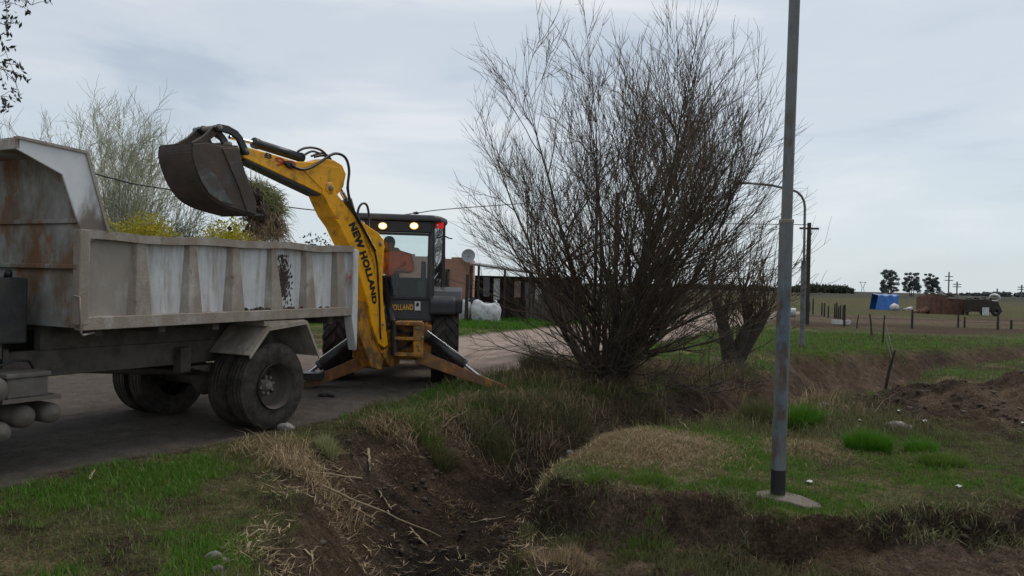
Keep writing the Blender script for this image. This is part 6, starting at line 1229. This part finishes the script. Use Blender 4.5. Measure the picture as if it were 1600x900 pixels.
for i, a in enumerate((
    (1356, 704, 0, .24, .20, .26, 1500, 'lush', 'round bright green grass tuft in the field right of the lamp post'), (1440, 706, 0, .17, .14, .15, 800, 'lush', 'low bright green tuft beside the round tuft near the spoil heap'),
    (1472, 728, 0, .24, .18, .17, 900, 'grass', 'flat spreading green tuft in front of the low bright tuft'), (1250, 668, 0, .25, .2, .34, 1300, 'lush', 'tall green tuft just behind the lamp post'),
    (1190, 655, 0, .30, .2, .30, 900, 'dullgrass', 'grey-green drooping tuft to the road side of the lamp post'), (512, 708, -.25, .10, .09, .22, 420, 'clumpgrass', 'pale green sedge tuft half dug out at the ditch edge by the truck wheel'),
    (690, 730, -.45, .14, .10, .24, 600, 'dullgrass', 'green tuft hanging over the black mud in the ditch'), (770, 700, -.3, .3, .22, .28, 900, 'dullgrass', 'dull hanging grass tuft on the ditch bank below the stabiliser leg'),
    (650, 665, -.1, .35, .2, .22, 900, 'grass', 'green grass tuft along the upper ditch bank'), (935, 752, -.1, .20, .13, .10, 700, 'grass', 'low leafy green tuft on the edge of the straw mound'), (1015, 752, -.05, .22, .12, .09, 700, 'grass', 'creeping green tuft on top of the cut bank'),
    (1150, 758, 0, .22, .14, .07, 500, 'grass', 'thin green tuft between the cut bank and the concrete slab'), (880, 650, -.3, .55, .4, .21, 1300, 'dullgrass', 'rank olive grass tuft under the leafless bush'), (1000, 640, -.3, .6, .4, .19, 1200, 'dullgrass', 'matted olive grass tuft under the field side of the leafless bush'),
    (800, 640, 0, .4, .3, .20, 900, 'dullgrass', 'rough grass tuft beside the stabiliser foot'), (845, 580, .05, .4, .3, .5, 900, 'dullgrass', 'tall dark grass tuft between the road and the leafless bush'), (1010, 862, -.42, .22, .2, .11, 500, 'grass', 'broad green weed tuft on the lower terrace below the cut bank'), (880, 872, -.5, .3, .2, .10, 500, 'straw', 'bleached tuft at the lip of the ditch below the cut bank'),
    )): tuft(*a, seed=100 + i)
def stick(u0, v0, u1, v1, r, label, material='reed', zoff=.02, sag=.0, group='dead reed stalks', leaves=3):
    A = hit(u0, v0) + Vector((0, 0, zoff)); B = hit(u1, v1) + Vector((0, 0, zoff)); pts = []; wb = .012 * min(1, (B - A).length)
    for k in range(9): t_ = k / 8; p = A.lerp(B, t_); zz = H1(p.x, p.y); pts.append(Vector((p.x + wb * math.sin(k * 2.1), p.y + wb * math.cos(k * 1.7), max(p.z, zz + r * .9))))
    e_ = empty('reed_stalk', Matrix.Translation(pts[0]), label, 'reed', group); MB().tube(pts, [r * (1 - .5 * k / 8) for k in range(9)], 7).build('stalk', material, e_, frame=Matrix.Identity(4))
    g = random.Random(int(u0 * 7 + v0))
    for k in range(leaves):
        p = pts[g.randint(1, 7)]; d = Vector((g.uniform(-1, 1), g.uniform(-1, 1), g.uniform(-.1, .35))).normalized() * g.uniform(.08, .2); w_ = d.cross(Vector((0, 0, 1))).normalized() * .010
        MB().add([p - w_, p + w_, p + d * .5 + w_ + Vector((0, 0, .03)), p + d * .5 - w_ + Vector((0, 0, .03)), p + d], [(0, 1, 2, 3), (3, 2, 4)]).build('dry_leaf', 'reed', e_, frame=Matrix.Identity(4))
stick(500, 762, 690, 842, .013, 'long dry reed stalk lying across the ditch slope'); stick(585, 815, 535, 786, .009, 'short reed stalk crossing the long one'); stick(575, 705, 578, 742, .022, 'thick broken reed stub standing in the slope', leaves=5); stick(592, 770, 612, 800, .010, 'split reed piece below the broken stub')
stick(640, 830, 668, 856, .010, 'reed tip at the lower end of the long stalk'); stick(385, 838, 388, 870, .007, 'bent dry stem on the verge by the ditch'); stick(138, 754, 148, 738, .013, 'short pale reed piece at the road edge', leaves=0); stick(486, 865, 490, 895, .008, 'dry stem near the bottom stones'); stick(735, 820, 790, 812, .008, 'pale stem lying on the black mud'); stick(690, 672, 735, 640, .008, 'dry stem poking from the upper bank')
stick(565, 752, 450, 735, .010, 'curved reed bundle at the verge edge'); stick(455, 700, 480, 745, .008, 'loose reed at the top of the dug slope'); stick(985, 672, 1060, 694, .02, 'dark fallen branch behind the straw mound', 'bark'); stick(1060, 694, 1105, 660, .018, 'forked end of the fallen branch behind the straw mound', 'bark')
g = np.random.default_rng(91); n = 900; x, y, z = scatter(5200, -2.4, 1.2, 5.0, 10.5, lambda x, y, f: (f['dd'] < 1.05) * sstep(.40, .62, fbm(x, y, 1.4, 3, 88)) * .8); C = np.stack([x, y, z + .012], 1); n = len(C); a = g.normal(0, 1, (n, 3)) * [1, 1, .25]; a /= np.linalg.norm(a, axis=1)[:, None]; s = np.cross(a, [0, 0, 1.0]) * .5; L_ = g.uniform(.05, .26, (n, 1)); a *= L_; s *= g.uniform(.004, .011, (n, 1))
V = np.stack([C - a * .5, C + s, C + a * .5 + [0, 0, .012], C - s], 1).reshape(-1, 3); tag(np_mesh('dead_leaves', V, np.arange(n * 4), np.full(n, 4), 'root'), 'scattered dead reed leaves on the dug ditch slope', 'leaf litter', kind='stuff')
for i, (u, v, z0, r, mt, lab) in enumerate(((334, 873, 0, .045, 'stone', 'largest of three stones at the verge edge'), (352, 878, 0, .026, 'stone', 'smaller stone beside the largest of the three'), (340, 892, 0, .030, 'stone', 'pale stone nearest the ditch of the three'), (446, 672, 0, .085, 'stone', 'grey broken stone lying against the truck wheel'), (1408, 672, 0, .10, 'stone', 'earthy stone at the foot of the spoil heap'), (1395, 668, 0, .08, 'stone', 'pale stone on the edge of the spoil heap'), (890, 708, -.5, .05, 'stone', 'pale stone in the ditch behind the straw mound'), (1288, 634, -.2, .06, 'stone', 'small pale stone beyond the tall tuft'), (505, 619, 0, .06, 'dark_clod', 'dark mud lump on the road behind the truck wheel'), (517, 620, 0, .05, 'dark_clod', 'second mud lump on the road behind the truck wheel'))):
    x, y, z = hit(u, v); tag(MB().lump((x, y, H1(x, y) + r * .25), r, 2, .2, 200 + i, (1.25, 1, .75)).build('stone' if mt == 'stone' else 'mud_lump', mt), lab, 'stone' if mt == 'stone' else 'mud', 'loose stones' if mt == 'stone' else 'mud lumps on the road')
for i, (u, v, lab) in enumerate(((1343, 659, 'white litter scrap by the round tuft'), (1264, 756, 'white paper scrap in the grass near the slab'), (1497, 763, 'pale scrap in the grass before the spoil heap'), (1404, 645, 'white scrap on the dark side of the spoil heap'), (1445, 660, 'round white scrap at the foot of the spoil heap'), (1597, 664, 'white scrap on the far end of the spoil heap'))):
    x, y, z = hit(u, v); z += .03; mb = MB(); g_ = random.Random(i); mb.add([(x + dx_ * .028 + g_.uniform(-.01, .01), y + dy_ * .022, z - .015 + .015 * g_.random()) for dx_, dy_ in ((-1, -1), (0, -1.2), (1, -.8), (1.1, .6), (0, 1), (-.9, .7))] + [(x, y, z + .008)], [(k, (k + 1) % 6, 6) for k in range(6)]); tag(mb.build('litter_scrap', 'white'), lab, 'litter', 'litter scraps')
